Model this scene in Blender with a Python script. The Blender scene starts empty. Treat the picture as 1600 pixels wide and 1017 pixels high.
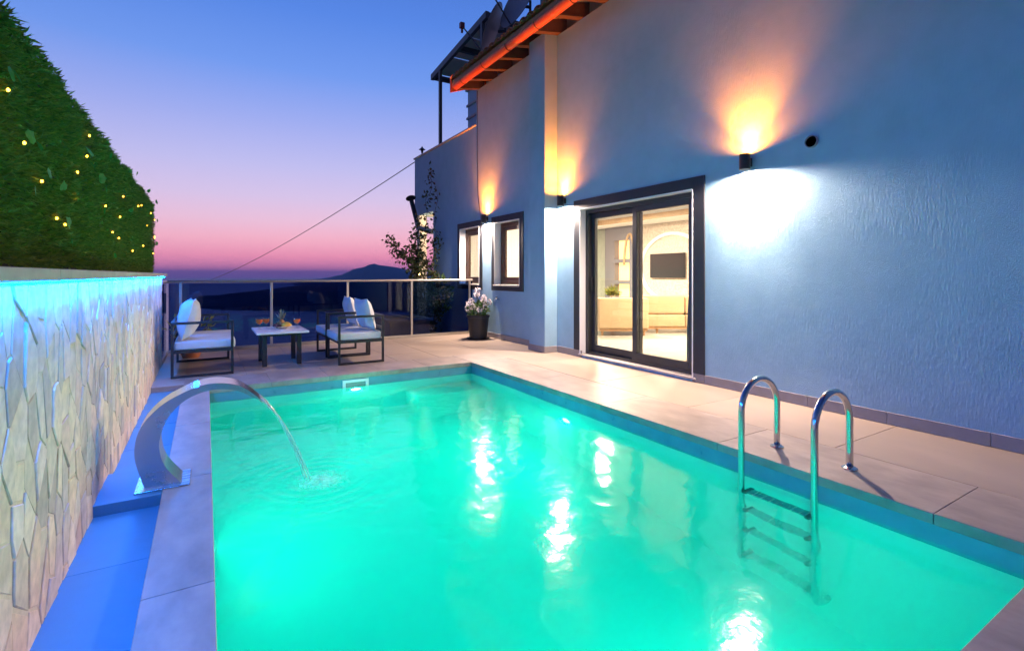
import bpy, bmesh, math, random
import numpy as np
from mathutils import Vector, Matrix

random.seed(7)
np.random.seed(7)
R = math.radians
scene = bpy.context.scene
C = scene.collection

# ------------------------------------------------------------------ camera
cam_d = bpy.data.cameras.new('camera')
cam = bpy.data.objects.new('camera', cam_d)
C.objects.link(cam)
cam.location = (0, 0, 1.15)
YAW = math.atan(478 / 784)
cam.rotation_euler = (R(90), 0, -YAW)
cam_d.sensor_width = 36
cam_d.lens = 36 * 784 / 1600
cam_d.shift_y = -78.5 / 1600
cam_d.clip_start = 0.02
cam_d.clip_end = 200000
scene.camera = cam

# ------------------------------------------------------------------ sky (dusk)
def lin(r, g, b):
    def f(c):
        c /= 255
        return c / 12.92 if c <= .04045 else ((c + .055) / 1.055) ** 2.4
    return (f(r), f(g), f(b), 1)

world = bpy.data.worlds.new('World')
scene.world = world
world.use_nodes = True
wn = world.node_tree
wn.nodes.clear()
def W(t): return wn.nodes.new(t)
w_tc = W('ShaderNodeTexCoord'); w_sep = W('ShaderNodeSeparateXYZ')
wn.links.new(w_tc.outputs['Generated'], w_sep.inputs[0])
ramp = W('ShaderNodeValToRGB')
wn.links.new(w_sep.outputs['Z'], ramp.inputs['Fac'])
stops = [(0.0, lin(190, 120, 184)), (0.012, lin(236, 140, 186)), (0.034, lin(252, 154, 188)), (0.066, lin(250, 180, 204)),
         (0.098, lin(236, 192, 220)), (0.140, lin(214, 194, 232)), (0.195, lin(190, 187, 237)), (0.27, lin(156, 170, 238)),
         (0.351, lin(110, 152, 238)), (0.44, lin(84, 134, 230)), (0.65, lin(46, 94, 192)), (1.0, lin(28, 66, 152))]
el = ramp.color_ramp.elements
while len(el) < len(stops): el.new(.5)
for e, (p, c) in zip(el, stops): e.position = p; e.color = c
w_bg = W('ShaderNodeBackground')
# afterglow: the sky dims smoothly away from the sunset, as it does at dusk
w_dot = W('ShaderNodeVectorMath'); w_dot.operation = 'DOT_PRODUCT'
w_dot.inputs[1].default_value = (math.sin(R(10)), math.cos(R(10)), 0)
wn.links.new(w_tc.outputs['Generated'], w_dot.inputs[0])
w_m1 = W('ShaderNodeMath'); w_m1.operation = 'MULTIPLY_ADD'; w_m1.inputs[1].default_value = .5; w_m1.inputs[2].default_value = .5
wn.links.new(w_dot.outputs['Value'], w_m1.inputs[0])
w_m2 = W('ShaderNodeMath'); w_m2.operation = 'POWER'; w_m2.inputs[1].default_value = 1.3; wn.links.new(w_m1.outputs[0], w_m2.inputs[0])
w_m3 = W('ShaderNodeMath'); w_m3.operation = 'MULTIPLY_ADD'; w_m3.inputs[1].default_value = .82; w_m3.inputs[2].default_value = .24
wn.links.new(w_m2.outputs[0], w_m3.inputs[0]); wn.links.new(w_m3.outputs[0], w_bg.inputs['Strength'])
w_out = W('ShaderNodeOutputWorld')
# physically based twilight sky added faintly on top of the dusk gradient
sky = W('ShaderNodeTexSky'); sky.sky_type = 'NISHITA'; sky.sun_disc = False
sky.sun_elevation = R(-1.5); sky.sun_rotation = R(10)
w_bg2 = W('ShaderNodeBackground'); w_bg2.inputs['Strength'].default_value = 0.05
wn.links.new(sky.outputs[0], w_bg2.inputs['Color'])
w_add = W('ShaderNodeAddShader')
wn.links.new(ramp.outputs['Color'], w_bg.inputs['Color'])
wn.links.new(w_bg.outputs[0], w_add.inputs[0]); wn.links.new(w_bg2.outputs[0], w_add.inputs[1])
wn.links.new(w_add.outputs[0], w_out.inputs['Surface'])

scene.view_settings.view_transform = 'Standard'
scene.view_settings.look = 'None'
scene.view_settings.exposure = 0.0
scene.view_settings.gamma = 1.0
scene.view_settings.use_curve_mapping = False
scene.render.engine = 'CYCLES'
cy = scene.cycles
cy.use_denoising = True
try: cy.denoiser = 'OPENIMAGEDENOISE'
except Exception: pass
cy.max_bounces = 10; cy.diffuse_bounces = 4; cy.glossy_bounces = 4
cy.transmission_bounces = 8; cy.transparent_max_bounces = 12; cy.volume_bounces = 2
cy.sample_clamp_indirect = 4.0
cy.sample_clamp_direct = 0.0
cy.blur_glossy = 0.5
cy.use_adaptive_sampling = True
cy.adaptive_threshold = 0.015

HAZE = 4.2e-5
LED_BLUE = (0.0, 0.18, 1.0)
POOL_GREEN = (0.0, 1.0, 0.67)

# ------------------------------------------------------------------ materials
MATS = {}
def nodemat(name):
    m = bpy.data.materials.new(name); m.use_nodes = True
    n = m.node_tree; b = n.nodes['Principled BSDF']
    MATS[name] = m
    return m, n, b

def sock(b, *names):
    for k in names:
        if k in b.inputs: return b.inputs[k]

def mat(name, col, rough=.6, metal=0, var=.12, vscale=6, bump=0, bscale=60, bdist=.004,
        stretch=(1, 1, 1), obj_var=0, island_var=0, spec=None, trans=0, coat=0, sub=None, coords='pos'):
    m, n, b = nodemat(name)
    N = n.nodes.new; L = n.links.new
    geo = N('ShaderNodeNewGeometry')
    mp = N('ShaderNodeMapping'); mp.inputs['Scale'].default_value = stretch
    if coords == 'pos': L(geo.outputs['Position'], mp.inputs['Vector'])
    else:
        tc = N('ShaderNodeTexCoord'); L(tc.outputs['Object'], mp.inputs['Vector'])
    nz = N('ShaderNodeTexNoise'); nz.inputs['Scale'].default_value = vscale; nz.inputs['Detail'].default_value = 6
    nz.inputs['Roughness'].default_value = .6
    L(mp.outputs[0], nz.inputs['Vector'])
    mr = N('ShaderNodeMapRange'); mr.inputs['From Min'].default_value = .25; mr.inputs['From Max'].default_value = .75
    mr.inputs['To Min'].default_value = 1 - var; mr.inputs['To Max'].default_value = 1 + var
    L(nz.outputs['Fac'], mr.inputs['Value'])
    val = mr.outputs[0]
    for amt, out in ((obj_var, 'obj'), (island_var, 'isl')):
        if not amt: continue
        if out == 'obj':
            oi = N('ShaderNodeObjectInfo'); src = oi.outputs['Random']
        else: src = geo.outputs['Random Per Island']
        m2 = N('ShaderNodeMapRange'); m2.inputs['To Min'].default_value = 1 - amt; m2.inputs['To Max'].default_value = 1 + amt
        L(src, m2.inputs['Value'])
        mu = N('ShaderNodeMath'); mu.operation = 'MULTIPLY'; L(val, mu.inputs[0]); L(m2.outputs[0], mu.inputs[1]); val = mu.outputs[0]
    vm = N('ShaderNodeVectorMath'); vm.operation = 'SCALE'
    vm.inputs[0].default_value = col[:3]; L(val, vm.inputs['Scale'])
    L(vm.outputs[0], b.inputs['Base Color'])
    b.inputs['Roughness'].default_value = rough; b.inputs['Metallic'].default_value = metal
    if rough > .05 and rough < .95:
        rr = N('ShaderNodeMapRange'); rr.inputs['To Min'].default_value = max(0, rough - .08); rr.inputs['To Max'].default_value = min(1, rough + .08)
        L(nz.outputs['Fac'], rr.inputs['Value']); L(rr.outputs[0], b.inputs['Roughness'])
    if trans: sock(b, 'Transmission Weight').default_value = trans
    if coat: sock(b, 'Coat Weight').default_value = coat
    if spec is not None: sock(b, 'Specular IOR Level').default_value = spec
    if bump:
        bz = N('ShaderNodeTexNoise'); bz.inputs['Scale'].default_value = bscale; bz.inputs['Detail'].default_value = 4
        L(mp.outputs[0], bz.inputs['Vector'])
        bp = N('ShaderNodeBump'); bp.inputs['Strength'].default_value = bump; bp.inputs['Distance'].default_value = bdist
        L(bz.outputs['Fac'], bp.inputs['Height']); L(bp.outputs[0], b.inputs['Normal'])
    return m

def emis(name, col, strength):
    m, n, b = nodemat(name)
    b.inputs['Base Color'].default_value = (*col[:3], 1)
    sock(b, 'Emission Color').default_value = (*col[:3], 1)
    sock(b, 'Emission Strength').default_value = strength
    return m

def leafmat(name, cols, rough=.5, translucency=.25):
    m, n, b = nodemat(name)
    N = n.nodes.new; L = n.links.new
    geo = N('ShaderNodeNewGeometry')
    rp = N('ShaderNodeValToRGB')
    e = rp.color_ramp.elements
    while len(e) < len(cols): e.new(.5)
    for i, c in enumerate(cols): e[i].position = i / (len(cols) - 1); e[i].color = (*c, 1)
    L(geo.outputs['Random Per Island'], rp.inputs[0])
    L(rp.outputs[0], b.inputs['Base Color'])
    b.inputs['Roughness'].default_value = rough
    tr = N('ShaderNodeBsdfTranslucent'); L(rp.outputs[0], tr.inputs['Color'])
    mx = N('ShaderNodeMixShader'); mx.inputs[0].default_value = translucency
    L(b.outputs[0], mx.inputs[1]); L(tr.outputs[0], mx.inputs[2])
    L(mx.outputs[0], n.nodes['Material Output'].inputs['Surface'])
    return m

def panemat(name, tint, rough=0.0, ior=1.45):
    m = bpy.data.materials.new(name); m.use_nodes = True; MATS[name] = m
    n = m.node_tree; n.nodes.clear(); N = n.nodes.new; L = n.links.new
    tb = N('ShaderNodeBsdfTransparent'); tb.inputs['Color'].default_value = (*tint, 1)
    gb = N('ShaderNodeBsdfGlossy'); gb.inputs['Roughness'].default_value = rough
    fr = N('ShaderNodeFresnel')
    # thin pane without refraction: the far face must see the same index, not its inverse
    ge = N('ShaderNodeNewGeometry'); ex = N('ShaderNodeMath'); ex.operation = 'MULTIPLY_ADD'
    ex.inputs[1].default_value = -2; ex.inputs[2].default_value = 1; L(ge.outputs['Backfacing'], ex.inputs[0])
    pw_ = N('ShaderNodeMath'); pw_.operation = 'POWER'; pw_.inputs[0].default_value = ior; L(ex.outputs[0], pw_.inputs[1]); L(pw_.outputs[0], fr.inputs['IOR'])
    mx = N('ShaderNodeMixShader'); L(fr.outputs[0], mx.inputs[0]); L(tb.outputs[0], mx.inputs[1]); L(gb.outputs[0], mx.inputs[2])
    o = N('ShaderNodeOutputMaterial'); L(mx.outputs[0], o.inputs['Surface'])
    return m

# painted render of the house: roller texture with vertical strokes, trowel marks, hairline wear
m, n, b = nodemat('stucco')
N = n.nodes.new; L = n.links.new
geo = N('ShaderNodeNewGeometry')
mpv = N('ShaderNodeMapping'); mpv.inputs['Scale'].default_value = (1, 1, .22); L(geo.outputs['Position'], mpv.inputs['Vector'])
nv = N('ShaderNodeTexNoise'); nv.inputs['Scale'].default_value = 85; nv.inputs['Detail'].default_value = 4; L(mpv.outputs[0], nv.inputs['Vector'])
nf = N('ShaderNodeTexNoise'); nf.inputs['Scale'].default_value = 130; nf.inputs['Detail'].default_value = 4; L(geo.outputs['Position'], nf.inputs['Vector'])
nb = N('ShaderNodeTexNoise'); nb.inputs['Scale'].default_value = 5; nb.inputs['Detail'].default_value = 5; nb.inputs['Distortion'].default_value = 0.2; L(geo.outputs['Position'], nb.inputs['Vector'])
nm = N('ShaderNodeTexNoise'); nm.inputs['Scale'].default_value = 1.1; nm.inputs['Detail'].default_value = 2; L(geo.outputs['Position'], nm.inputs['Vector'])
selr = N('ShaderNodeMapRange'); selr.inputs['From Min'].default_value = .4; selr.inputs['From Max'].default_value = .6; L(nm.outputs['Fac'], selr.inputs['Value'])
mixh = N('ShaderNodeMix'); L(selr.outputs[0], mixh.inputs[0]); L(nv.outputs['Fac'], mixh.inputs[2]); L(nf.outputs['Fac'], mixh.inputs[3])
bp1 = N('ShaderNodeBump'); bp1.inputs['Strength'].default_value = .5; bp1.inputs['Distance'].default_value = .006; L(mixh.outputs[0], bp1.inputs['Height'])
bp2 = N('ShaderNodeBump'); bp2.inputs['Strength'].default_value = .12; bp2.inputs['Distance'].default_value = .02; L(nb.outputs['Fac'], bp2.inputs['Height']); L(bp1.outputs[0], bp2.inputs['Normal'])
L(bp2.outputs[0], b.inputs['Normal'])
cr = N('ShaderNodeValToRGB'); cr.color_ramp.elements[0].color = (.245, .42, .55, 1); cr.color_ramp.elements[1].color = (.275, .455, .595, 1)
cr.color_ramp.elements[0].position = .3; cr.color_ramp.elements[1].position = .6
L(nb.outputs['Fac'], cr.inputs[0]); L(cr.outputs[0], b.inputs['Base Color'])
b.inputs['Roughness'].default_value = .75

# cladding stones: colour differs from stone to stone
m, n, b = nodemat('stone')
N = n.nodes.new; L = n.links.new
oi = N('ShaderNodeObjectInfo'); geo = N('ShaderNodeNewGeometry')
addr = N('ShaderNodeMath'); addr.operation = 'ADD'; L(oi.outputs['Random'], addr.inputs[0]); L(geo.outputs['Random Per Island'], addr.inputs[1])
frc = N('ShaderNodeMath'); frc.operation = 'FRACT'; L(addr.outputs[0], frc.inputs[0])
cr = N('ShaderNodeValToRGB'); e = cr.color_ramp.elements
cols = [(.74, .60, .46), (.58, .47, .39), (.80, .65, .49), (.48, .40, .35), (.70, .52, .41), (.82, .71, .58), (.62, .53, .48), (.76, .58, .43), (.80, .64, .52), (.66, .55, .43)]
while len(e) < len(cols): e.new(.5)
for i, c in enumerate(cols): e[i].position = i / len(cols); e[i].color = (*c, 1)
cr.color_ramp.interpolation = 'CONSTANT'
L(frc.outputs[0], cr.inputs[0])
nz = N('ShaderNodeTexNoise'); nz.inputs['Scale'].default_value = 22; nz.inputs['Detail'].default_value = 8; L(geo.outputs['Position'], nz.inputs['Vector'])
mr = N('ShaderNodeMapRange'); mr.inputs['From Min'].default_value = .3; mr.inputs['From Max'].default_value = .7; mr.inputs['To Min'].default_value = .8; mr.inputs['To Max'].default_value = 1.15
L(nz.outputs['Fac'], mr.inputs['Value'])
vm = N('ShaderNodeVectorMath'); vm.operation = 'SCALE'; L(cr.outputs[0], vm.inputs[0]); L(mr.outputs[0], vm.inputs['Scale']); L(vm.outputs[0], b.inputs['Base Color'])
bp = N('ShaderNodeBump'); bp.inputs['Strength'].default_value = .5; bp.inputs['Distance'].default_value = .006; L(nz.outputs['Fac'], bp.inputs['Height']); L(bp.outputs[0], b.inputs['Normal'])
b.inputs['Roughness'].default_value = .6

mat('mortar', (.68, .57, .44), .9, var=.15, vscale=18, bump=.5, bscale=90)
mat('cap_stone', (.50, .44, .38), .6, var=.12, vscale=9, bump=.3, bscale=60, obj_var=.06)
mat('deck_tile', (.36, .28, .215), .38, var=.12, vscale=3.2, stretch=(1, .35, 1), obj_var=.07, bump=.06, bscale=30, bdist=.003)
mat('coping_tile', (.33, .262, .215), .42, var=.28, vscale=4.5, stretch=(1.6, .8, 1), obj_var=.05, bump=.08, bscale=25, bdist=.003)
mat('channel_tile', (.07, .22, .34), .45, var=.10, vscale=5, obj_var=.05)  # slate tile, its blue deepened to stand in for the LED strip's light
mat('grout', (.33, .28, .25), .9, var=.1)
mat('skirting', (.27, .25, .245), .55, var=.1, vscale=8, obj_var=.08)
mat('concrete', (.38, .37, .36), .85, var=.15, vscale=4, bump=.3)
mat('pool_tile', (.72, .78, .76), .35, var=.04, vscale=3)
mat('waterline_tile', (.12, .30, .38), .3, var=.12, vscale=7)
mat('white_plastic', (.8, .8, .8), .35, var=.03)
mat('black_metal', (.012, .012, .014), .42, var=.15, vscale=30)
mat('lamp_black', (.02, .018, .017), .4, var=.1)
mat('dark_frame', (.028, .029, .031), .38, var=.1, vscale=12)
mat('black_paint', (.016, .018, .024), .6, var=.2, vscale=20, bump=.3, bscale=120)
mat('steel', (.62, .62, .63), .16, 1, var=.05, vscale=30)
mat('brushed_steel', (.55, .55, .57), .26, 1, var=.08, vscale=20, stretch=(.2, 4, .2))
mat('rail_steel', (.50, .46, .40), .42, 1, var=.06, vscale=30)
mat('wood_brown', (.085, .032, .018), .45, var=.25, vscale=14, stretch=(4, 4, .5))
mat('rafter_wood', (.055, .028, .018), .7, var=.3, vscale=14)
mat('gutter_paint', (.42, .085, .03), .45, var=.12, vscale=9)
mat('terracotta', (.45, .17, .08), .75, var=.2, vscale=12, obj_var=.15)
mat('terracotta_pot', (.42, .14, .06), .7, var=.15, vscale=14)
mat('soffit_board', (.40, .24, .14), .7, var=.2, vscale=10)
mat('cushion', (.50, .52, .54), .9, var=.06, vscale=12, bump=.25, bscale=350, bdist=.001)
mat('pillow', (.55, .56, .57), .9, var=.06, vscale=12, bump=.3, bscale=300, bdist=.001)
mat('table_top', (.68, .67, .66), .25, var=.10, vscale=9)
mat('black_pot', (.014, .015, .017), .5, var=.15)
mat('soil', (.05, .035, .025), .95, var=.3, vscale=40)
mat('petal', (.78, .70, .70), .6, var=.06, island_var=.12)
mat('rope_dark', (.02, .025, .02), .7)
mat('stem', (.09, .06, .035), .8, var=.25, vscale=30)
mat('sofa_fabric', (.42, .27, .15), .9, var=.06, vscale=9, bump=.3, bscale=250, bdist=.001)
mat('sofa_wood', (.30, .15, .06), .5, var=.2)
mat('room_white', (.78, .75, .70), .7, var=.02)
mat('room_floor', (.50, .45, .38), .2, var=.05)
mat('room_panel', (.50, .42, .34), .6, var=.35, vscale=26, bump=.5, bscale=26, bdist=.01)
mat('room_grey', (.16, .155, .17), .6, var=.06)
mat('trim_tan', (.38, .25, .13), .5)
mat('tv_black', (.01, .009, .009), .12, var=.05)
mat('curtain_sage', (.36, .38, .31), .85, var=.08)
mat('canopy_steel', (.05, .06, .075), .5, var=.15)
mat('canopy_panel', (.42, .38, .36), .6, var=.08)
mat('dish_grey', (.20, .22, .24), .5, var=.1)
mat('red_plastic', (.22, .03, .03), .4)
mat('stone_planter', (.30, .28, .25), .85, var=.25, vscale=9, bump=.5, bscale=20)
mat('hill', (.03, .04, .03), .95, var=.35, vscale=.01)
mat('far_hill', (.035, .04, .035), .95, var=.25, vscale=.004)
mat('earth', (.10, .09, .06), .95, var=.3, vscale=.2)
mat('fruit_yellow', (.72, .42, .04), .5, var=.15, vscale=40)
mat('fruit_dark', (.05, .012, .02), .35, var=.3, island_var=.4)
mat('fruit_brown', (.35, .16, .04), .6, var=.3, vscale=60, bump=.6, bscale=80)
mat('ceramic', (.72, .62, .50), .3, var=.05)
mat('drink', (.80, .16, .02), .15, var=.05)
leafmat('hedge_leaf', [(.09, .18, .02), (.17, .30, .03), (.23, .36, .04), (.12, .24, .035), (.33, .40, .05)], .5, .3)
leafmat('ivy_leaf', [(.06, .34, .02), (.02, .40, .08), (.28, .46, .02)], .4, .5)
leafmat('vine_leaf', [(.02, .045, .012), (.045, .075, .018), (.08, .06, .015)], .5, .3)
leafmat('pot_leaf', [(.04, .09, .02), (.07, .14, .03), (.10, .16, .03)], .5, .3)
leafmat('gold_leaf', [(.16, .17, .03), (.22, .20, .04), (.09, .13, .03)], .5, .3)
leafmat('crown_leaf', [(.16, .19, .13), (.22, .24, .18)], .5, .1)
leafmat('sheer_curtain', [(.84, .79, .74), (.88, .83, .78)], .9, .6)
panemat('railing_glass', (.20, .32, .56))
panemat('door_glass', (.96, .97, .96))
panemat('drink_glass', (.93, .93, .93), ior=1.3)
emis('led_blue', LED_BLUE, 400)
emis('fairy_bulb', (1.0, .42, .03), 22)
emis('warm_bulb', (1.0, .62, .22), 14)
emis('lens_white', (1.0, .88, .78), 3600)
emis('lens_amber', (1.0, .45, .10), 120)
emis('pool_lens', (.45, 1.0, .75), 8)
emis('niche_glow', (1.0, .60, .22), 2.2)
emis('ceiling_glow', (1.0, .90, .74), 5)

# milky pool water: refracting surface, scattering body
m, n, b = nodemat('water')
N = n.nodes.new; L = n.links.new
b.inputs['Base Color'].default_value = (1, 1, 1, 1); b.inputs['Roughness'].default_value = 0.085
sock(b, 'Transmission Weight').default_value = 1; b.inputs['IOR'].default_value = 1.34
geo = N('ShaderNodeNewGeometry')
n1 = N('ShaderNodeTexNoise'); n1.inputs['Scale'].default_value = 13; n1.inputs['Detail'].default_value = 3; L(geo.outputs['Position'], n1.inputs['Vector'])
bp = N('ShaderNodeBump'); bp.inputs['Strength'].default_value = .13; bp.inputs['Distance'].default_value = .01; L(n1.outputs['Fac'], bp.inputs['Height'])
n2 = N('ShaderNodeTexNoise'); n2.inputs['Scale'].default_value = 42; n2.inputs['Detail'].default_value = 2; L(geo.outputs['Position'], n2.inputs['Vector'])
bq = N('ShaderNodeBump'); bq.inputs['Strength'].default_value = .10; bq.inputs['Distance'].default_value = .004; L(n2.outputs['Fac'], bq.inputs['Height'])
L(bp.outputs[0], bq.inputs['Normal']); L(bq.outputs[0], b.inputs['Normal'])
vs = N('ShaderNodeVolumeScatter'); vs.inputs['Color'].default_value = (.06, 1.0, .97, 1); vs.inputs['Density'].default_value = .48; vs.inputs['Anisotropy'].default_value = .35
va = N('ShaderNodeVolumeAbsorption'); va.inputs['Color'].default_value = (.0, .985, .972, 1); va.inputs['Density'].default_value = 1.5
ad = N('ShaderNodeAddShader'); L(vs.outputs[0], ad.inputs[0]); L(va.outputs[0], ad.inputs[1]); L(ad.outputs[0], n.nodes['Material Output'].inputs['Volume'])

m, n, b = nodemat('jet_water')
b.inputs['Base Color'].default_value = (.95, 1, 1, 1); b.inputs['Roughness'].default_value = .05
sock(b, 'Transmission Weight').default_value = .75; b.inputs['IOR'].default_value = 1.33
m, n, b = nodemat('sea')
N = n.nodes.new; L = n.links.new
b.inputs['Base Color'].default_value = (.02, .04, .07, 1); b.inputs['Roughness'].default_value = .25

# ------------------------------------------------------------------ builders
class MB:
    def __init__(s): s.v = []; s.f = []
    def add(s, vs, fs):
        o = len(s.v); s.v += [tuple(p) for p in vs]; s.f += [tuple(i + o for i in f) for f in fs]; return s
    def box(s, x0, x1, y0, y1, z0, z1):
        x0, x1 = min(x0, x1), max(x0, x1); y0, y1 = min(y0, y1), max(y0, y1); z0, z1 = min(z0, z1), max(z0, z1)
        return s.add([(x0, y0, z0), (x1, y0, z0), (x1, y1, z0), (x0, y1, z0), (x0, y0, z1), (x1, y0, z1), (x1, y1, z1), (x0, y1, z1)],
                     [(3, 2, 1, 0), (4, 5, 6, 7), (0, 1, 5, 4), (1, 2, 6, 5), (2, 3, 7, 6), (3, 0, 4, 7)])
    def tube(s, pts, r, n=10, cap=True, sq=False):
        pts = [Vector(p) for p in pts]
        rs = r if isinstance(r, (list, tuple)) else [r] * len(pts)
        rings = []; up = None
        for i, p in enumerate(pts):
            t = (pts[min(i + 1, len(pts) - 1)] - pts[max(i - 1, 0)]).normalized()
            if up is None:
                up = Vector((0, 0, 1)) if abs(t.z) < .9 else Vector((1, 0, 0))
            a = t.cross(up).normalized(); u = a.cross(t).normalized(); up = u
            rings.append([p + a * math.cos(k * 2 * math.pi / n) * rs[i] + u * math.sin(k * 2 * math.pi / n) * rs[i] for k in range(n)])
        vs = [q for rg in rings for q in rg]; fs = []
        for i in range(len(pts) - 1):
            for k in range(n):
                k2 = (k + 1) % n
                fs.append((i * n + k, i * n + k2, (i + 1) * n + k2, (i + 1) * n + k))
        if cap:
            fs.append(tuple(range(n - 1, -1, -1))); o = (len(pts) - 1) * n; fs.append(tuple(o + k for k in range(n)))
        return s.add(vs, fs)
    def lathe(s, prof, cx=0, cy=0, n=24):
        vs = []; fs = []
        for r, z in prof:
            for k in range(n):
                a = 2 * math.pi * k / n; vs.append((cx + r * math.cos(a), cy + r * math.sin(a), z))
        for i in range(len(prof) - 1):
            for k in range(n):
                k2 = (k + 1) % n; fs.append((i * n + k, i * n + k2, (i + 1) * n + k2, (i + 1) * n + k))
        if prof[0][0] > 1e-5: fs.append(tuple(range(n - 1, -1, -1)))
        if prof[-1][0] > 1e-5: o = (len(prof) - 1) * n; fs.append(tuple(o + k for k in range(n)))
        return s.add(vs, fs)
    def sphere(s, c, r, n=10, m=7):
        rx, ry, rz = r if isinstance(r, tuple) else (r, r, r)
        vs = [(c[0], c[1], c[2] - rz)]; fs = []
        for i in range(1, m):
            t = math.pi * i / m
            for k in range(n):
                a = 2 * math.pi * k / n
                vs.append((c[0] + rx * math.sin(t) * math.cos(a), c[1] + ry * math.sin(t) * math.sin(a), c[2] - rz * math.cos(t)))
        vs.append((c[0], c[1], c[2] + rz)); T = len(vs) - 1
        for k in range(n):
            k2 = (k + 1) % n
            fs.append((0, 1 + k2, 1 + k)); fs.append((T, 1 + (m - 2) * n + k, 1 + (m - 2) * n + k2))
            for i in range(m - 2):
                fs.append((1 + i * n + k, 1 + i * n + k2, 1 + (i + 1) * n + k2, 1 + (i + 1) * n + k))
        return s.add(vs, fs)
    def xform(s, M):
        s.v = [tuple(M @ Vector(p)) for p in s.v]; return s

def wloc(o):
    v = Vector((0, 0, 0))
    while o is not None: v += o.location; o = o.parent
    return v

def props(o, label=None, cat=None, group=None, kind=None):
    if label: o['label'] = label
    if cat: o['category'] = cat
    if group: o['group'] = group
    if kind: o['kind'] = kind
    return o

def obj(name, mb, mname, parent=None, bevel=0, smooth=False, label=None, cat=None, group=None, kind=None, world=True, segs=2):
    me = bpy.data.meshes.new(name)
    off = wloc(parent) if (parent is not None and world) else Vector((0, 0, 0))
    vs = [(p[0] - off.x, p[1] - off.y, p[2] - off.z) for p in mb.v]
    me.from_pydata(vs, [], mb.f)
    if bevel or smooth == 'auto':
        bm = bmesh.new(); bm.from_mesh(me)
        if bevel:
            bmesh.ops.bevel(bm, geom=[e for e in bm.edges if e.is_manifold and e.calc_face_angle(0) > .5], offset=bevel, segments=segs, profile=.6, affect='EDGES', clamp_overlap=True)
        bm.to_mesh(me); bm.free()
    if smooth:
        me.shade_smooth()
        if smooth == 'auto' or bevel: me.set_sharp_from_angle(angle=R(40))
    me.materials.append(MATS[mname])
    o = bpy.data.objects.new(name, me); C.objects.link(o)
    o.parent = parent
    return props(o, label, cat, group, kind)

def thing(name, loc, label, cat, group=None):
    o = bpy.data.objects.new(name, None); o.empty_display_size = .1
    C.objects.link(o); o.location = loc
    return props(o, label, cat, group)

def copy_tree(o, parent=None):
    c = o.copy(); C.objects.link(c); c.parent = parent
    for ch in list(o.children): copy_tree(ch, c)
    return c

def light(name, kind, loc, energy, color, parent=None, direction=None, **kw):
    d = bpy.data.lights.new(name, kind); d.energy = energy; d.color = color
    for k, v in kw.items(): setattr(d, k, v)
    o = bpy.data.objects.new(name, d); C.objects.link(o)
    off = wloc(parent) if parent is not None else Vector((0, 0, 0))
    o.parent = parent; o.location = Vector(loc) - off
    if direction is not None: o.rotation_euler = Vector(direction).to_track_quat('-Z', 'Y').to_euler()
    return o

def leaf_quads(mb, p, d, up, ln, wd, fold=.25):
    d = Vector(d).normalized(); s = d.cross(Vector(up))
    if s.length < 1e-4: s = d.cross(Vector((1, .3, .2)))
    s.normalize(); nn = s.cross(d)
    p = Vector(p)
    a = p; c = p + d * ln; m1 = p + d * ln * .45 + s * wd * .5 + nn * wd * fold; m2 = p + d * ln * .45 - s * wd * .5 + nn * wd * fold
    mb.add([a, m1, c, m2], [(0, 1, 2), (0, 2, 3)])

def rdir():
    while True:
        v = Vector((random.uniform(-1, 1), random.uniform(-1, 1), random.uniform(-1, 1)))
        if .05 < v.length < 1: return v.normalized()

# ================================================================== SETTING: distant land, sea
SEA = -210.0
F = Vector((math.sin(YAW), math.cos(YAW), 0)); RT = Vector((math.cos(YAW), -math.sin(YAW), 0))
obj('sea', MB().add([(-40000, -20000, SEA), (40000, -20000, SEA), (40000, 45000, SEA), (-40000, 45000, SEA)], [(0, 1, 2, 3)]), 'sea', kind='structure')

def fbm(x, y, o=5, s=0):
    v = 0; a = 1; f = 1
    for i in range(o):
        v += a * math.sin(x * f + 1.7 * i + s + 1.3 * math.sin(y * f * .7 + i)) * math.cos(y * f * 1.1 - i * 2.3 + s)
        a *= .5; f *= 2.07
    return v

def land(name, prof, dist0, dist1, nu, nd, mname, rough, seed):
    """range of hills: crest height by bearing, falling to the sea on both sides"""
    mb = MB(); vs = []; fs = []
    us = np.linspace(prof[0][0], prof[-1][0], nu)
    for i, u in enumerate(us):
        h = np.interp(u, [p[0] for p in prof], [p[1] for p in prof])
        for j in range(nd):
            t = j / (nd - 1)
            dist = dist0 + (dist1 - dist0) * t
            pos = (F + RT * u) * dist
            env = math.sin(math.pi * min(1, t * 1.0)) ** .8
            z = SEA - 12 + (h - SEA + 12) * env
            z += fbm(u * 9 + seed, t * 5, 6, seed) * rough * env * (.35 + .65 * abs(math.sin(t * 7 + u * 3)))
            vs.append((pos.x, pos.y, z))
    for i in range(nu - 1):
        for j in range(nd - 1):
            a = i * nd + j; fs.append((a, a + nd, a + nd + 1, a + 1))
    mb.add(vs, fs)
    return obj(name, mb, mname, smooth=True, kind='structure')

def uu(px): return (px - 800) / 784
def crest(list_px, dmid): return [(uu(px), 1.15 + (430 - y) / 784 * dmid) for px, y in list_px]
land('headland', crest([(40, 500), (200, 486), (270, 474), (340, 464), (400, 456), (470, 447), (560, 440), (660, 437), (760, 442), (1000, 452), (1300, 460)], 4200), 2900, 5500, 200, 36, 'hill', 14, 1.0)
land('mountain', crest([(430, 450), (470, 440), (510, 434), (535, 429), (552, 421), (568, 418), (577, 414), (585, 412.5), (593, 415), (610, 417), (630, 421), (655, 428), (690, 432), (760, 436), (900, 442)], 12000), 10500, 13500, 260, 30, 'far_hill', 16, 4.0)

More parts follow.
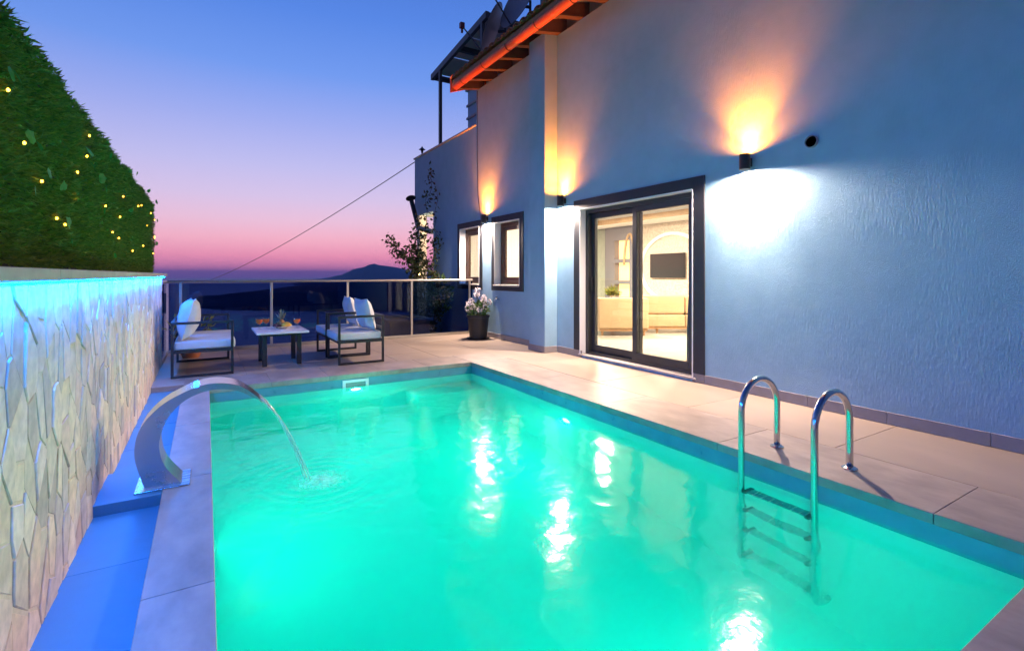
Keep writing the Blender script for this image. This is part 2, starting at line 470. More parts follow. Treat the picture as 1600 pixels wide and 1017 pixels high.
# hillside below the house
vs = []; fs = []
xs = np.linspace(-260, 260, 41); ys = np.concatenate([np.linspace(-120, 9, 14), np.linspace(14, 420, 40)])
for x in xs:
    for y in ys:
        z = -3.2 - max(0, y - 9) * .46 - max(0, -x - 1.5) * .22 + fbm(x * .05, y * .05) * min(2.0, max(0, (y - 12)) * .05)
        vs.append((x, y, z))
ny = len(ys)
for i in range(len(xs) - 1):
    for j in range(ny - 1):
        a = i * ny + j; fs.append((a, a + ny, a + ny + 1, a + 1))
obj('hillside', MB().add(vs, fs), 'earth', smooth=True, kind='structure')

# ================================================================== deck and pool
PX0, PX1, PY0, PY1 = 0.03, 3.0, 0.6, 5.96
WZ = -.145
deck = obj('deck', MB().box(-.2, PX0 - .02, -2.5, 9.0, -.5, -.028).box(PX0 - .02, PX1 + .02, -2.5, PY0 - .02, -.5, -.028)
           .box(PX1 + .02, 4.5, -2.5, 9.0, -.5, -.028).box(PX0 - .02, PX1 + .02, PY1 + .02, 9.0, -.5, -.028)
           .box(-.9, -.2, 6.3, 9.0, -.5, -.028).box(-.62, -.2, -2.5, 6.3, -.5, -.083), 'grout', kind='structure')
def tiles(x0, x1, y0, y1, xs, ys, mname, name, z=0.0, g=.0025, th=.026):
    for xa, xb in zip(xs[:-1], xs[1:]):
        for ya, yb in zip(ys[:-1], ys[1:]):
            dz = random.uniform(-.0012, .0012)
            obj(name, MB().box(xa + g / 2, xb - g / 2, ya + g / 2, yb - g / 2, z - th, z + dz), mname, deck, bevel=.0025, segs=1)
# house side: a row along the pool, a row along the wall
tiles(0, 0, 0, 0, [PX1, 3.585], [-2.5, -1.39, -.19, 1.01, 2.21, 3.41, 4.61, PY1], 'coping_tile', 'coping_tile', th=.055)
tiles(0, 0, 0, 0, [3.585, 4.5], [-2.5, -1.86, -.66, .54, 1.74, 2.94, 4.14, 5.34, 6.07], 'deck_tile', 'deck_tile')
# terrace end
tiles(0, 0, 0, 0, [PX0, .6, 1.2, 1.8, 2.4, PX1, 3.585], [PY1, PY1 + .6], 'coping_tile', 'coping_tile', th=.055)
tiles(0, 0, 0, 0, [3.585, 4.5], [6.07, 7.1], 'deck_tile', 'deck_tile')
tiles(0, 0, 0, 0, [-.2, .4, 1.0, 1.6, 2.2, 2.8, 3.585], [PY1 + .6, 7.1, 8.3, 8.98], 'deck_tile', 'deck_tile')
tiles(0, 0, 0, 0, [3.585, 4.5], [7.1, 8.3, 8.98], 'deck_tile', 'deck_tile')
tiles(0, 0, 0, 0, [-.9, -.2], [6.3, 7.1, 8.3, 8.98], 'deck_tile', 'deck_tile')
# near end and left side
tiles(0, 0, 0, 0, [PX0, .9, 1.95, PX1], [0, PY0], 'coping_tile', 'coping_tile', th=.055)
tiles(0, 0, 0, 0, [PX0, .9, 1.95, PX1], [-2.5, -1.2, 0], 'deck_tile', 'deck_tile')
tiles(0, 0, 0, 0, [-.2, PX0], [-2.5, -1.4, -.2, 1.0, 2.2, 3.4, 4.6, 5.8, 6.56], 'coping_tile', 'coping_tile', th=.055)
# lowered channel along the stone wall, bridged by a slab at the fountain
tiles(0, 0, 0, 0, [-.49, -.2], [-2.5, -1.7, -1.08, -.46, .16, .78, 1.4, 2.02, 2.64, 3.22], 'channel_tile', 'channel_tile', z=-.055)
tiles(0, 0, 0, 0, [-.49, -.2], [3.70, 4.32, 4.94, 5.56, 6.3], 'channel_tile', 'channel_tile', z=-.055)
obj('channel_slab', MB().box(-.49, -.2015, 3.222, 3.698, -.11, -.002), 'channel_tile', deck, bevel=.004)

basin = obj('pool_basin', MB().add(
    [(PX0 - .012, PY0 - .012, -1.5), (PX1 + .012, PY0 - .012, -1.5), (PX1 + .012, PY1 + .012, -1.5), (PX0 - .012, PY1 + .012, -1.5),
     (PX0 - .012, PY0 - .012, -.19), (PX1 + .012, PY0 - .012, -.19), (PX1 + .012, PY1 + .012, -.19), (PX0 - .012, PY1 + .012, -.19)],
    [(0, 1, 2, 3), (0, 4, 5, 1), (1, 5, 6, 2), (2, 6, 7, 3), (3, 7, 4, 0)]), 'pool_tile', kind='structure')
# corner seat at the deep end
obj('pool_bench', MB().box(PX1 - .9, PX1 + .01, PY1 - .42, PY1 + .01, -1.49, -.62), 'pool_tile', basin, bevel=.015)
band = MB()
q = .19
e_ = .012
cs = [(PX0 - e_, PY0 - e_), (PX1 + e_, PY0 - e_), (PX1 + e_, PY1 + e_), (PX0 - e_, PY1 + e_)]
for i in range(4):
    (xa, ya), (xb, yb) = cs[i], cs[(i + 1) % 4]
    band.add([(xa, ya, -.19), (xb, yb, -.19), (xb, yb, -.03), (xa, ya, -.03)], [(0, 3, 2, 1)])
obj('waterline_band', band, 'waterline_tile', basin)
obj('pool_shell', MB().box(-.15, 3.2, .4, .56, -1.7, -.03).box(-.15, 3.2, 6.0, 6.2, -1.7, -.03).box(-.2, -.01, .4, 6.2, -1.7, -.03)
    .box(3.04, 3.2, .4, 6.2, -1.7, -.03).box(-.2, 3.2, .4, 6.2, -1.75, -1.55), 'concrete', basin)

# water body with a real rippled surface
nx, nyy = 150, 270
X0, X1, Y0, Y1 = PX0 - .03, PX1 + .03, PY0 - .03, PY1 + .03
gx, gy = np.meshgrid(np.linspace(X0, X1, nx), np.linspace(Y0, Y1, nyy), indexing='ij')
SPL = (.60, 3.38)
hz = np.zeros_like(gx)
rng = np.random.RandomState(3)
for lam, amp in ((1.1, .0011), (.8, .0009), (.55, .0008), (.4, .0006), (.3, .0006), (.21, .00045), (.15, .00030), (.11, .00020), (.08, .00010)):
    for k in range(4):
        a = rng.uniform(0, 2 * math.pi); ph = rng.uniform(0, 6.28)
        hz += amp * .42 * np.sin((gx * math.cos(a) + gy * math.sin(a)) * 2 * math.pi / lam + ph)
rr = np.hypot(gx - SPL[0], gy - SPL[1])
hz += .0028 * np.exp(-rr / .30) * np.sin(rr * 2 * math.pi / .085) * np.clip(rr / .06, 0, 1)
hz += .003 * np.exp(-(rr / .13) ** 2) * np.sin(gx * 140 + np.sin(gy * 95)) * np.sin(gy * 120)
patch = np.exp(-(((gx - 2.1) / .5) ** 2 + ((gy - 4.3) / .8) ** 2)) + np.exp(-(((gx - 1.9) / .4) ** 2 + ((gy - 3.1) / .7) ** 2))
hz += .0006 * patch * np.sin(gx * 31 + 2 * np.sin(gy * 17)) * np.sin(gy * 60 + np.sin(gx * 23))
vs = [(float(gx[i, j]), float(gy[i, j]), float(WZ + hz[i, j])) for i in range(nx) for j in range(nyy)]
fs = []
for i in range(nx - 1):
    for j in range(nyy - 1):
        a = i * nyy + j; fs.append((a, a + nyy, a + nyy + 1, a + 1))
# skirt and bottom
rim = [i * nyy for i in range(nx)] + [(nx - 1) * nyy + j for j in range(1, nyy)] + [i * nyy + nyy - 1 for i in range(nx - 2, -1, -1)] + [j for j in range(nyy - 2, 0, -1)]
o0 = len(vs)
for k in rim: vs.append((vs[k][0], vs[k][1], -1.53))
nr = len(rim)
for k in range(nr):
    k2 = (k + 1) % nr
    fs.append((rim[k2], rim[k], o0 + k, o0 + k2))
fs.append(tuple(o0 + k for k in range(nr - 1, -1, -1)))
wo = obj('pool_water', MB().add(vs, fs), 'water', smooth=True, kind='structure')
wo.data.set_sharp_from_angle(angle=R(40))

# ------------------------------------------------------------------ underwater lights and skimmer
def pool_light(loc, nrm, label, e):
    t = thing('pool_light', loc, label, 'pool light', 'round lights in the pool walls')
    M = Matrix.Translation(Vector(loc)) @ Vector(nrm).to_track_quat('Z', 'Y').to_matrix().to_4x4()
    obj('trim_ring', MB().lathe([(.085, 0), (.085, .012), (.078, .016), (.062, .016), (.062, .008)], n=28).xform(M), 'white_plastic', t, smooth='auto')
    obj('lens', MB().lathe([(.0605, .006), (.05, .013), (.03, .017), (0, .018)], n=28).xform(M), 'pool_lens', t, smooth=True)
    light('glow', 'AREA', Vector(loc) + Vector(nrm) * .03, e, POOL_GREEN, t, nrm, shape='DISK', size=.12, spread=math.pi)
POOL_E = 46
pool_light((1.495, PY1 + .008, -.30), (0, -1, 0), 'round glowing underwater light just below the white skimmer', POOL_E * .8)
pool_light((PX0 - .008, 3.5, -.95), (1, 0, 0), 'round underwater light in the pool wall under the fountain side', POOL_E * .28)
pool_light((1.6, PY0 - .008, -.80), (0, 1, 0), 'round underwater light added for even glow in the pool end wall facing the skimmer', POOL_E)  # lamp added on the near end so the pool glows evenly
pool_light((PX1 + .008, 3.9, -.55), (-1, 0, 0), 'round underwater light added for even glow in the pool wall between ladder and bench', POOL_E)  # extra lamp put in on the house side to spread the glow
sk = thing('pool_skimmer', (1.495, PY1 + .01, -.215), 'white rectangular skimmer mouth in the end wall of the pool', 'skimmer')
x0, x1, z0, z1 = 1.345, 1.645, -.215, -.068; yw = PY1 + .011
obj('surround', MB().box(x0, x1, yw - .014, yw, z1 - .03, z1).box(x0, x1, yw - .014, yw, z0, z0 + .03).box(x0, x0 + .035, yw - .014, yw, z0 + .03, z1 - .03).box(x1 - .035, x1, yw - .014, yw, z0 + .03, z1 - .03), 'white_plastic', sk)
obj('flap', MB().box(x0 + .036, x1 - .036, yw - .004, yw - .001, z0 + .031, z1 - .031), 'skirting', sk)

# ================================================================== stone wall on the left
WX = -.49; WY1 = 7.84; CAPB, CAPT = 1.134, 1.172
sw = thing('stone_wall', (-.65, 3.2, -.11), 'low garden wall clad in pale irregular upright stones under the hedge', 'wall')
obj('core', MB().box(-.82, WX + .003, -2.5, WY1 - .012, -.11, CAPB - .001), 'mortar', sw)
def clip(poly, p, nrm):
    out = []
    for i in range(len(poly)):
        a, b2 = poly[i], poly[(i + 1) % len(poly)]
        da = (a[0] - p[0]) * nrm[0] + (a[1] - p[1]) * nrm[1]; db = (b2[0] - p[0]) * nrm[0] + (b2[1] - p[1]) * nrm[1]
        if da <= 0: out.append(a)
        if (da < 0 < db) or (db < 0 < da):
            t = da / (da - db); out.append((a[0] + (b2[0] - a[0]) * t, a[1] + (b2[1] - a[1]) * t))
    return out
def shards(u0, u1, v0, v1, su, sv, gap, rnd):
    pts = []
    nu = max(1, int((u1 - u0) / su)); nv = max(1, int((v1 - v0) / sv))
    for i in range(nu):
        for j in range(nv):
            off = .5 * (i % 2)
            pts.append((u0 + (i + .5 + rnd.uniform(-.42, .42)) * (u1 - u0) / nu, v0 + (j + .5 + off - .25 + rnd.uniform(-.46, .46)) * (v1 - v0) / nv))
    asp = sv / su * 1.2
    S = [(a * asp, b2 + .25 * a) for a, b2 in pts]     # stretch so cells come out tall and slanted
    for i, (a, b2) in enumerate(pts):
        near = sorted(range(len(pts)), key=lambda k: (S[k][0] - S[i][0]) ** 2 + (S[k][1] - S[i][1]) ** 2)[1:16]
        poly = [(u0 + gap / 2, v0 + gap / 2), (u1 - gap / 2, v0 + gap / 2), (u1 - gap / 2, v1 - gap / 2), (u0 + gap / 2, v1 - gap / 2)]
        for k in near:
            # bisector in stretched space mapped back to wall space
            dx, dy = S[k][0] - S[i][0], S[k][1] - S[i][1]
            mx, my = (S[k][0] + S[i][0]) / 2, (S[k][1] + S[i][1]) / 2
            # plane dx*(asp*u) + dy*(v+.25u) = c
            nu_, nv_ = dx * asp + dy * .25, dy
            ln = math.hypot(nu_, nv_)
            if ln < 1e-6: continue
            cc = dx * mx + dy * my
            nrm = (nu_ / ln, nv_ / ln); d0 = cc / ln - gap / 2
            poly = clip(poly, (nrm[0] * d0, nrm[1] * d0), nrm)
            if len(poly) < 3: break
        if len(poly) < 3: continue
        cl = [poly[0]]
        for q_ in poly[1:]:
            if math.hypot(q_[0] - cl[-1][0], q_[1] - cl[-1][1]) > .008: cl.append(q_)
        if len(cl) > 3 and math.hypot(cl[0][0] - cl[-1][0], cl[0][1] - cl[-1][1]) < .008: cl.pop()
        ar = abs(sum(cl[k][0] * cl[(k + 1) % len(cl)][1] - cl[(k + 1) % len(cl)][0] * cl[k][1] for k in range(len(cl)))) / 2
        if len(cl) >= 3 and ar > .0016: yield cl
def shard_mesh(mb, poly, x, rnd, flip=False):
    n = len(poly); cu = sum(p[0] for p in poly) / n; cv = sum(p[1] for p in poly) / n
    d = rnd.uniform(.0165, .0215); tu, tv = rnd.uniform(-.03, .03), rnd.uniform(-.02, .02)
    jit = [rnd.uniform(-.004, .004) for _ in poly]
    A = [(x - .012, u, v) for u, v in poly]
    B = [(x + max(.0155, d - .003 + tu * (u - cu) + tv * (v - cv)) - .012, u + j * .6, v + j) for (u, v), j in zip(poly, jit)]
    D = [(x + max(.0165, d + tu * (u - cu) + tv * (v - cv)) - .012, u + (cu - u) * .035 + j * .6, v + (cv - v) * .03 + j) for (u, v), j in zip(poly, jit)]
    fs = []
    for k in range(n):
        k2 = (k + 1) % n
        fs += [(k, k2, n + k2, n + k), (n + k, n + k2, 2 * n + k2, 2 * n + k)]
    fs.append(tuple(2 * n + k for k in range(n)))
    mb.add(A + B + D, fs)
rs = random.Random(11)
rest = MB(); ns = 0
for poly in shards(-2.5, WY1, -.08, CAPB - .004, .116, .172, .010, rs):
    cyy = sum(p[0] for p in poly) / len(poly)
    if 1.55 < cyy < 6.25:
        mb = MB(); shard_mesh(mb, poly, WX, rs); obj('stone', mb, 'stone', sw); ns += 1
    else: shard_mesh(rest, poly, WX, rs)
obj('stones_behind', rest, 'stone', sw, kind='stuff')
# end face of the wall
for poly in shards(-.82, WX + .0, -.02, CAPB - .004, .15, .26, .009, rs):
    mb = MB(); shard_mesh(mb, poly, 0, rs)
    mb.v = [(p[1], WY1 - .012 + p[0] + .012, p[2]) for p in mb.v]; mb.f = [tuple(reversed(f)) for f in mb.f]
    obj('stone', mb, 'stone', sw)
ys = [-2.5, -1.3, -.1, 1.1, 2.3, 3.5, 4.7, 5.9, 7.1, WY1 + .02]
for a, b2 in zip(ys[:-1], ys[1:]):
    obj('cap_stone', MB().box(-.86, -.43, a + .002, b2 - .002, CAPB, CAPT), 'cap_stone', sw, bevel=.006)
led = thing('led_strip', (-.448, 3.2, CAPB - .016), 'bright blue led strip tucked under the coping of the stone wall', 'light strip')
obj('tape', MB().box(-.466, -.456, -2.4, WY1 - .03, CAPB - .011, CAPB - .003), 'led_blue', led)
obj('channel', MB().box(-.4555, -.4515, -2.4, WY1 - .03, CAPB - .005, CAPB - .0005), 'white_plastic', led)

# ------------------------------------------------------------------ hedge panel on the wall
HX = -.575; HT = 2.035
hedge = thing('hedge', (-.68, 3.2, CAPT), 'tall clipped dark green hedge screen standing on the stone wall', 'hedge')
obj('backing', MB().box(-.79, HX - .035, -2.4, 7.70, CAPT, HT - .05), 'rope_dark', hedge)
rh = random.Random(5)
mb = MB()
def hedge_leaf(p, out):
    d = Vector((out[0] + rh.gauss(0, .55), out[1] + rh.gauss(0, .75), out[2] + rh.gauss(0, .65) + .15))
    leaf_quads(mb, p, d, (rh.gauss(0, 1), rh.gauss(0, 1), rh.gauss(0, 1)), rh.uniform(.022, .048), rh.uniform(.006, .012))
for (ya, yb, dens) in ((-2.4, 1.3, 1600), (1.3, 3.4, 13000), (3.4, 5.5, 9500), (5.5, 7.75, 8000)):
    for _ in range(int((yb - ya) * (HT - CAPT) * dens)):
        y = rh.uniform(ya, yb); z = rh.uniform(CAPT + .015, HT)
        bulge = .007 * math.sin(y * 5.1 + z * 3) + .007 * math.sin(y * 11 - z * 9) + .007 * math.sin(z * 23 + y * 7)
        hedge_leaf((HX + bulge - rh.random() ** 2 * .05, y, z), (1, 0, 0))
    for _ in range(int((yb - ya) * .2 * dens)):
        hedge_leaf((rh.uniform(-.80, HX), rh.uniform(ya, yb), HT - .045 + .02 * rh.random()), (0, 0, 1))
for _ in range(1700):
    hedge_leaf((rh.uniform(-.80, HX), 7.70 + rh.random() * .04, rh.uniform(CAPT + .02, HT)), (0, 1, 0))
obj('foliage', mb, 'hedge_leaf', hedge, kind='stuff')

def onX(px, py, X):
    u = (px - 800) / 784; d = X / (math.sin(YAW) + math.cos(YAW) * u)
    return (math.cos(YAW) - math.sin(YAW) * u) * d, 1.15 + (430 - py) / 784 * d
# fairy lights threaded through the hedge
fl = thing('fairy_lights', (-.56, 3.5, CAPT), 'string of small warm yellow fairy lights threaded through the hedge', 'string lights')
spots = []
for px, py in [(6, 140), (32, 223), (60, 283), (117, 269), (111, 307), (84, 341), (97, 351), (136, 212), (132, 244), (162, 322), (190, 307), (185, 339), (173, 363), (183, 372), (219, 321), (214, 322),
               (246, 374), (240, 372), (238, 396), (228, 352), (243, 347), (222, 384), (205, 392), (234, 333)]:
    y, z = onX(px, py, -.555); spots.append((min(y, 7.62), min(max(z, 1.22), 1.95)))
spots += [(.2, 1.6), (.9, 1.4), (-.6, 1.75), (-1.5, 1.5), (1.3, 1.75)]
spots.sort()
pts = []
for y, z in spots: pts.append((-.575, y, z))
path = []
for a, b2 in zip(pts[:-1], pts[1:]):
    for k in range(6):
        t = k / 6; path.append((-.578 - .03 * math.sin(math.pi * t), a[1] + (b2[1] - a[1]) * t, a[2] + (b2[2] - a[2]) * t - .03 * math.sin(math.pi * t)))
path.append(pts[-1])
obj('cable', MB().tube(path, .0025, 5), 'rope_dark', fl)
for y, z in spots:
    b_ = obj('bulb', MB().sphere((0, 0, 0), (.0045, .0045, .006), 8, 6), 'fairy_bulb', fl, smooth=True, world=False)
    b_.location = Vector((-.545, y, z)) - wloc(fl)
# ivy sprays between the needles
ivy = thing('ivy_garland', (-.55, 3.5, CAPT), 'spray of bright broad ivy leaves scattered over the hedge face', 'ivy')
def ivy_leaf_mesh(s):
    out = [(0, 0), (.26, -.10), (.50, .06), (.48, .30), (.50, .52), (.26, .66), (0, 1.0), (-.26, .66), (-.50, .52), (-.48, .30), (-.50, .06), (-.26, -.10)]
    vs = [(x * s, y * s, .08 * s * (abs(x) - .2)) for x, y in out]; vs.append((0, .35 * s, .05 * s))
    return MB().add(vs, [(i, (i + 1) % 12, 12) for i in range(12)])
ri = random.Random(9)
ivy_src = None
for px, py in [(6, 115), (14, 124), (56, 214), (60, 234), (30, 216), (88, 296), (71, 273), (135, 243), (167, 244), (210, 262), (201, 268), (252, 330), (257, 390), (190, 300), (153, 279), (165, 300), (110, 380), (228, 300),
               (104, 352), (160, 330), (232, 392), (246, 350), (2, 150), (40, 300), (196, 330), (178, 402), (205, 375), (140, 262)]:
    y, z = onX(px, py, -.55)
    o = obj('leaf', ivy_leaf_mesh(1), 'ivy_leaf', ivy, world=False) if ivy_src is None else ivy_src.copy()
    if ivy_src is None: ivy_src = o
    else: C.objects.link(o); o.parent = ivy
    s = ri.uniform(.035, .06)
    o.location = Vector((-.545 + ri.uniform(0, .025), min(y, 7.72), min(z, HT + .02))) - wloc(ivy)
    o.scale = (s, s, s); o.rotation_euler = (R(90) + ri.uniform(-.6, .6), ri.uniform(-1.5, 1.5), R(90) + ri.uniform(-.5, .5))

# ================================================================== fountain
FY0, FY1 = 3.30, 3.50
fo = thing('pool_fountain', (-.2, 3.4, 0), 'curved stainless steel swan neck fountain blade pouring into the pool', 'fountain')
obj('base_plate', MB().box(-.325, -.075, 3.27, 3.52, .0005, .008), 'brushed_steel', fo, bevel=.002, segs=1)
outer = [(-.278, .006), (-.305, .10), (-.321, .17), (-.323, .236), (-.309, .311), (-.268, .385), (-.196, .455), (-.106, .504), (-.021, .534), (.065, .538), (.158, .514), (.228, .464), (.281, .412)]
inner = [(-.113, .006), (-.165, .075), (-.198, .134), (-.216, .215), (-.210, .285), (-.171, .385), (-.104, .456), (-.021, .494), (.062, .503), (.150, .484), (.222, .444), (.278, .406)]
def smoothpoly(P, k=5):
    out = []
    for i in range(len(P) - 1):
        p0, p1, p2, p3 = [Vector(P[max(0, min(len(P) - 1, j))]) for j in (i - 1, i, i + 1, i + 2)]
        for s in range(k):
            t = s / k
            out.append(.5 * (2 * p1 + (p2 - p0) * t + (2 * p0 - 5 * p1 + 4 * p2 - p3) * t * t + (3 * p1 - p0 - 3 * p2 + p3) * t ** 3))
    out.append(Vector(P[-1])); return out
def resample(P, n):
    ds = [0]
    for a, b2 in zip(P[:-1], P[1:]): ds.append(ds[-1] + (b2 - a).length)
    out = []
    for k in range(n):
        s = ds[-1] * k / (n - 1); i = max(j for j in range(len(ds)) if ds[j] <= s + 1e-9); i = min(i, len(P) - 2)
        t = (s - ds[i]) / max(1e-9, ds[i + 1] - ds[i]); out.append(P[i].lerp(P[i + 1], t))
    return out
K = 40
O = resample(smoothpoly([Vector(p) for p in outer]), K); I = resample(smoothpoly([Vector(p) for p in inner]), K)
def strip(P, ya, yb, flip=False):
    vs = [(p.x, ya, p.y) for p in P] + [(p.x, yb, p.y) for p in P]; k = len(P)
    return vs, [((i, i + 1, k + i + 1, k + i) if not flip else (i + 1, i, k + i, k + i + 1)) for i in range(k - 1)]
mb = MB(); mb.add(*strip(O, FY0, FY1))
obj('outer_skin', mb, 'steel', fo, smooth=True)
mb = MB(); mb.add(*strip(I, FY0, FY1, True)); obj('inner_skin', mb, 'steel', fo, smooth=True)
for yy, fl_ in ((FY0, False), (FY1, True)):
    vs = [(p.x, yy, p.y) for p in O] + [(p.x, yy, p.y) for p in I]
    obj('side_plate', MB().add(vs, [((i, K + i, K + i + 1, i + 1) if not fl_ else (i, i + 1, K + i + 1, K + i)) for i in range(K - 1)]), 'brushed_steel', fo)
# falling water
jw = thing('water_jet', (.5, 3.4, WZ), 'thin clear stream of water falling from the steel fountain tip', 'water')
def fall(y0, dy, v, drop, n=22):
    pts = []
    for k in range(n):
        t = k / (n - 1); tt = t * .335
        pts.append((.279 + v * tt, y0 + dy * t + .006 * math.sin(t * 19 + y0 * 40), .409 - .75 * tt * 1.0 - 4.9 * tt * tt * .56 + drop))
    return pts
for i, (y0, dy, v, r0) in enumerate([(3.315, .05, .86, .0075), (3.36, .03, .80, .005), (3.47, -.06, .82, .007), (3.43, -.02, .77, .004)]):
    p = fall(y0, dy, v, 0); 
    p = [q_ for q_ in p if q_[2] > WZ - .01]
    obj('strand', MB().tube(p, [r0 * (1 - .35 * k / len(p)) * (1 + .3 * math.sin(k * 2.1 + i)) for k in range(len(p))], 7), 'jet_water', jw, smooth=True)
pa, pb = fall(3.318, .05, .85, 0), fall(3.468, -.05, .82, 0)
n_ = 20
vs = []; fs = []
for k in range(n_):
    w = 1 - k / (n_ - 1) * .6
    for s in range(5):
        t = .5 + (s / 4 - .5) * w
        vs.append((pa[k][0] + (pb[k][0] - pa[k][0]) * t, pa[k][1] + (pb[k][1] - pa[k][1]) * t, pa[k][2] + .003 * math.sin(s * 2.2 + k)))
for k in range(n_ - 1):
    for s in range(4): a = k * 5 + s; fs.append((a, a + 1, a + 6, a + 5))
so = obj('sheet', MB().add(vs, fs), 'jet_water', jw, smooth=True)
md = so.modifiers.new('thickness', 'SOLIDIFY'); md.thickness = .002
# churned patch where the stream lands: a low uneven sheet of froth, thinning outwards
rf = random.Random(21)
m, n, b = nodemat('froth')
N = n.nodes.new; L = n.links.new
b.inputs['Base Color'].default_value = (.80, .92, .88, 1); b.inputs['Roughness'].default_value = .35
tcf = N('ShaderNodeTexCoord'); lnf = N('ShaderNodeVectorMath'); lnf.operation = 'LENGTH'
mpf = N('ShaderNodeMapping'); mpf.inputs['Scale'].default_value = (1, 1, 0); L(tcf.outputs['Object'], mpf.inputs['Vector']); L(mpf.outputs[0], lnf.inputs[0])
rfm = N('ShaderNodeMapRange'); rfm.inputs['From Min'].default_value = .03; rfm.inputs['From Max'].default_value = .20; rfm.inputs['To Min'].default_value = .62; rfm.inputs['To Max'].default_value = -.12
L(lnf.outputs['Value'], rfm.inputs['Value'])
nzf = N('ShaderNodeTexNoise'); nzf.inputs['Scale'].default_value = 38; nzf.inputs['Detail'].default_value = 5; L(tcf.outputs['Object'], nzf.inputs['Vector'])
adf = N('ShaderNodeMath'); adf.operation = 'MULTIPLY_ADD'; adf.inputs[1].default_value = 1.5; adf.inputs[2].default_value = -.75; L(nzf.outputs['Fac'], adf.inputs[0])
smf = N('ShaderNodeMath'); smf.operation = 'ADD'; smf.use_clamp = True; L(rfm.outputs[0], smf.inputs[0]); L(adf.outputs[0], smf.inputs[1])
trf = N('ShaderNodeBsdfTransparent'); tlf = N('ShaderNodeBsdfTranslucent'); tlf.inputs['Color'].default_value = (.85, .98, .94, 1)
m1f = N('ShaderNodeMixShader'); m1f.inputs[0].default_value = .6; L(b.outputs[0], m1f.inputs[1]); L(tlf.outputs[0], m1f.inputs[2])
m2f = N('ShaderNodeMixShader'); L(smf.outputs[0], m2f.inputs[0]); L(trf.outputs[0], m2f.inputs[1]); L(m1f.outputs[0], m2f.inputs[2])
L(m2f.outputs[0], n.nodes['Material Output'].inputs['Surface'])
vs = [(0, 0, .008)]; fs = []; na, nr_ = 48, 22
for i_ in range(1, nr_ + 1):
    r = .21 * i_ / nr_
    for k in range(na):
        a = 2 * math.pi * k / na; st = 1 + .12 * math.sin(3 * a + 1) + .08 * math.sin(5 * a)
        vs.append((r * math.cos(a) * st, r * math.sin(a) * st * 1.15, .004 + (.009 * math.exp(-r * 14)) * (1 + .9 * math.sin(r * 160 + 4 * a) * math.sin(7 * a + r * 90)) + rf.uniform(-.0012, .0012)))
for k in range(na): fs.append((0, 1 + k, 1 + (k + 1) % na))
for i_ in range(nr_ - 1):
    for k in range(na):
        a = 1 + i_ * na; k2 = (k + 1) % na; fs.append((a + k, a + na + k, a + na + k2, a + k2))
fo_ = obj('splash_foam', MB().add(vs, fs), 'froth', None, smooth=True, label='pale churned foam where the fountain stream meets the pool', cat='foam', kind='stuff')
fo_.location = (SPL[0] + .02, SPL[1] - .06, WZ)
mb = MB()
for _ in range(46):
    a = rf.uniform(0, 6.28); r = rf.uniform(.02, .14); h = rf.random() ** 2 * .06
    mb.sphere((SPL[0] + r * math.cos(a), SPL[1] + r * math.sin(a), WZ + .012 + h), rf.uniform(.001, .0024), 5, 4)
obj('droplets', mb, 'jet_water', jw, smooth=True, kind='stuff')

# ================================================================== pool ladder
ld = thing('pool_ladder', (3.1, 1.73, 0), 'stainless steel pool ladder with two hooped handrails and four treads', 'ladder')
for yy in (1.95, 1.505):
    xw, xd, rt_ = 2.885, 3.272, .19
    zc = .498 - rt_ - .019
    pts = [(xd, yy, -.02), (xd, yy, .1), (xd, yy, zc)]
    cxm = (xw + xd) / 2
    for k in range(1, 14):
        a = math.pi * k / 14; pts.append((cxm + rt_ * 1.018 * math.cos(a), yy, zc + rt_ * math.sin(a)))
    pts += [(xw, yy, zc), (xw, yy, .1), (xw, yy, -.5), (xw, yy, -1.19), (xw + .015, yy, -1.225), (xw + .055, yy, -1.25), (xw + .11, yy, -1.255)]
    obj('handrail', MB().tube(pts, .0195, 16), 'steel', ld, smooth=True)
    obj('flange', MB().lathe([(.043, .0005), (.043, .006), (.03, .014), (.022, .016)], xd, yy, 24), 'steel', ld, smooth='auto')
for zz in (-.29, -.575, -.86, -1.145):
    st = obj('tread', MB().box(2.872, 2.945, 1.532, 1.923, zz - .012, zz + .006), 'brushed_steel', ld, bevel=.004)
    for a, b2 in ((1.905, 1.932), (1.523, 1.55)):
        obj('end_cap', MB().box(2.860, 2.955, a, b2, zz - .02, zz + .011), 'black_pot', st, bevel=.005)

# ================================================================== glass railing
gr = thing('glass_railing', (2, 8.92, 0), 'smoked glass terrace railing with thin steel posts and handrail', 'railing')
RY = 8.9
posts = [-.48, -.324, .896, 2.091, 3.248, 4.44]
obj('handrail', MB().tube([(-.5, RY, 1.055), (4.5, RY, 1.055)], .021, 14).tube([(-.5, RY, 1.055), (-.5, 7.86, 1.055)], .021, 14), 'rail_steel', gr, smooth='auto')
for x in posts[1:]:
    obj('post', MB().box(x - .019, x + .019, RY - .019, RY + .019, 0, 1.037), 'rail_steel', gr, bevel=.004)
for xa, xb in zip([-.49] + posts[1:], posts[1:] + [4.498]):
    obj('glass_pane', MB().box(xa + .02, xb - .02 if xb < 4.49 else xb, RY - .004, RY + .004, .05, 1.03), 'railing_glass', gr)
obj('glass_pane', MB().box(-.504, -.496, 7.90, RY - .03, .05, 1.03), 'railing_glass', gr)
obj('bottom_rail', MB().box(-.5, 4.498, RY - .022, RY + .022, .001, .05), 'rail_steel', gr, bevel=.004)
obj('bottom_rail', MB().box(-.522, -.478, 7.87, RY - .025, .001, .05), 'rail_steel', gr, bevel=.004)

# ================================================================== house
HXW = 4.5
house = thing('house', (4.5, 4, 0), 'white rendered two level house with tiled eaves beside the pool', 'house')
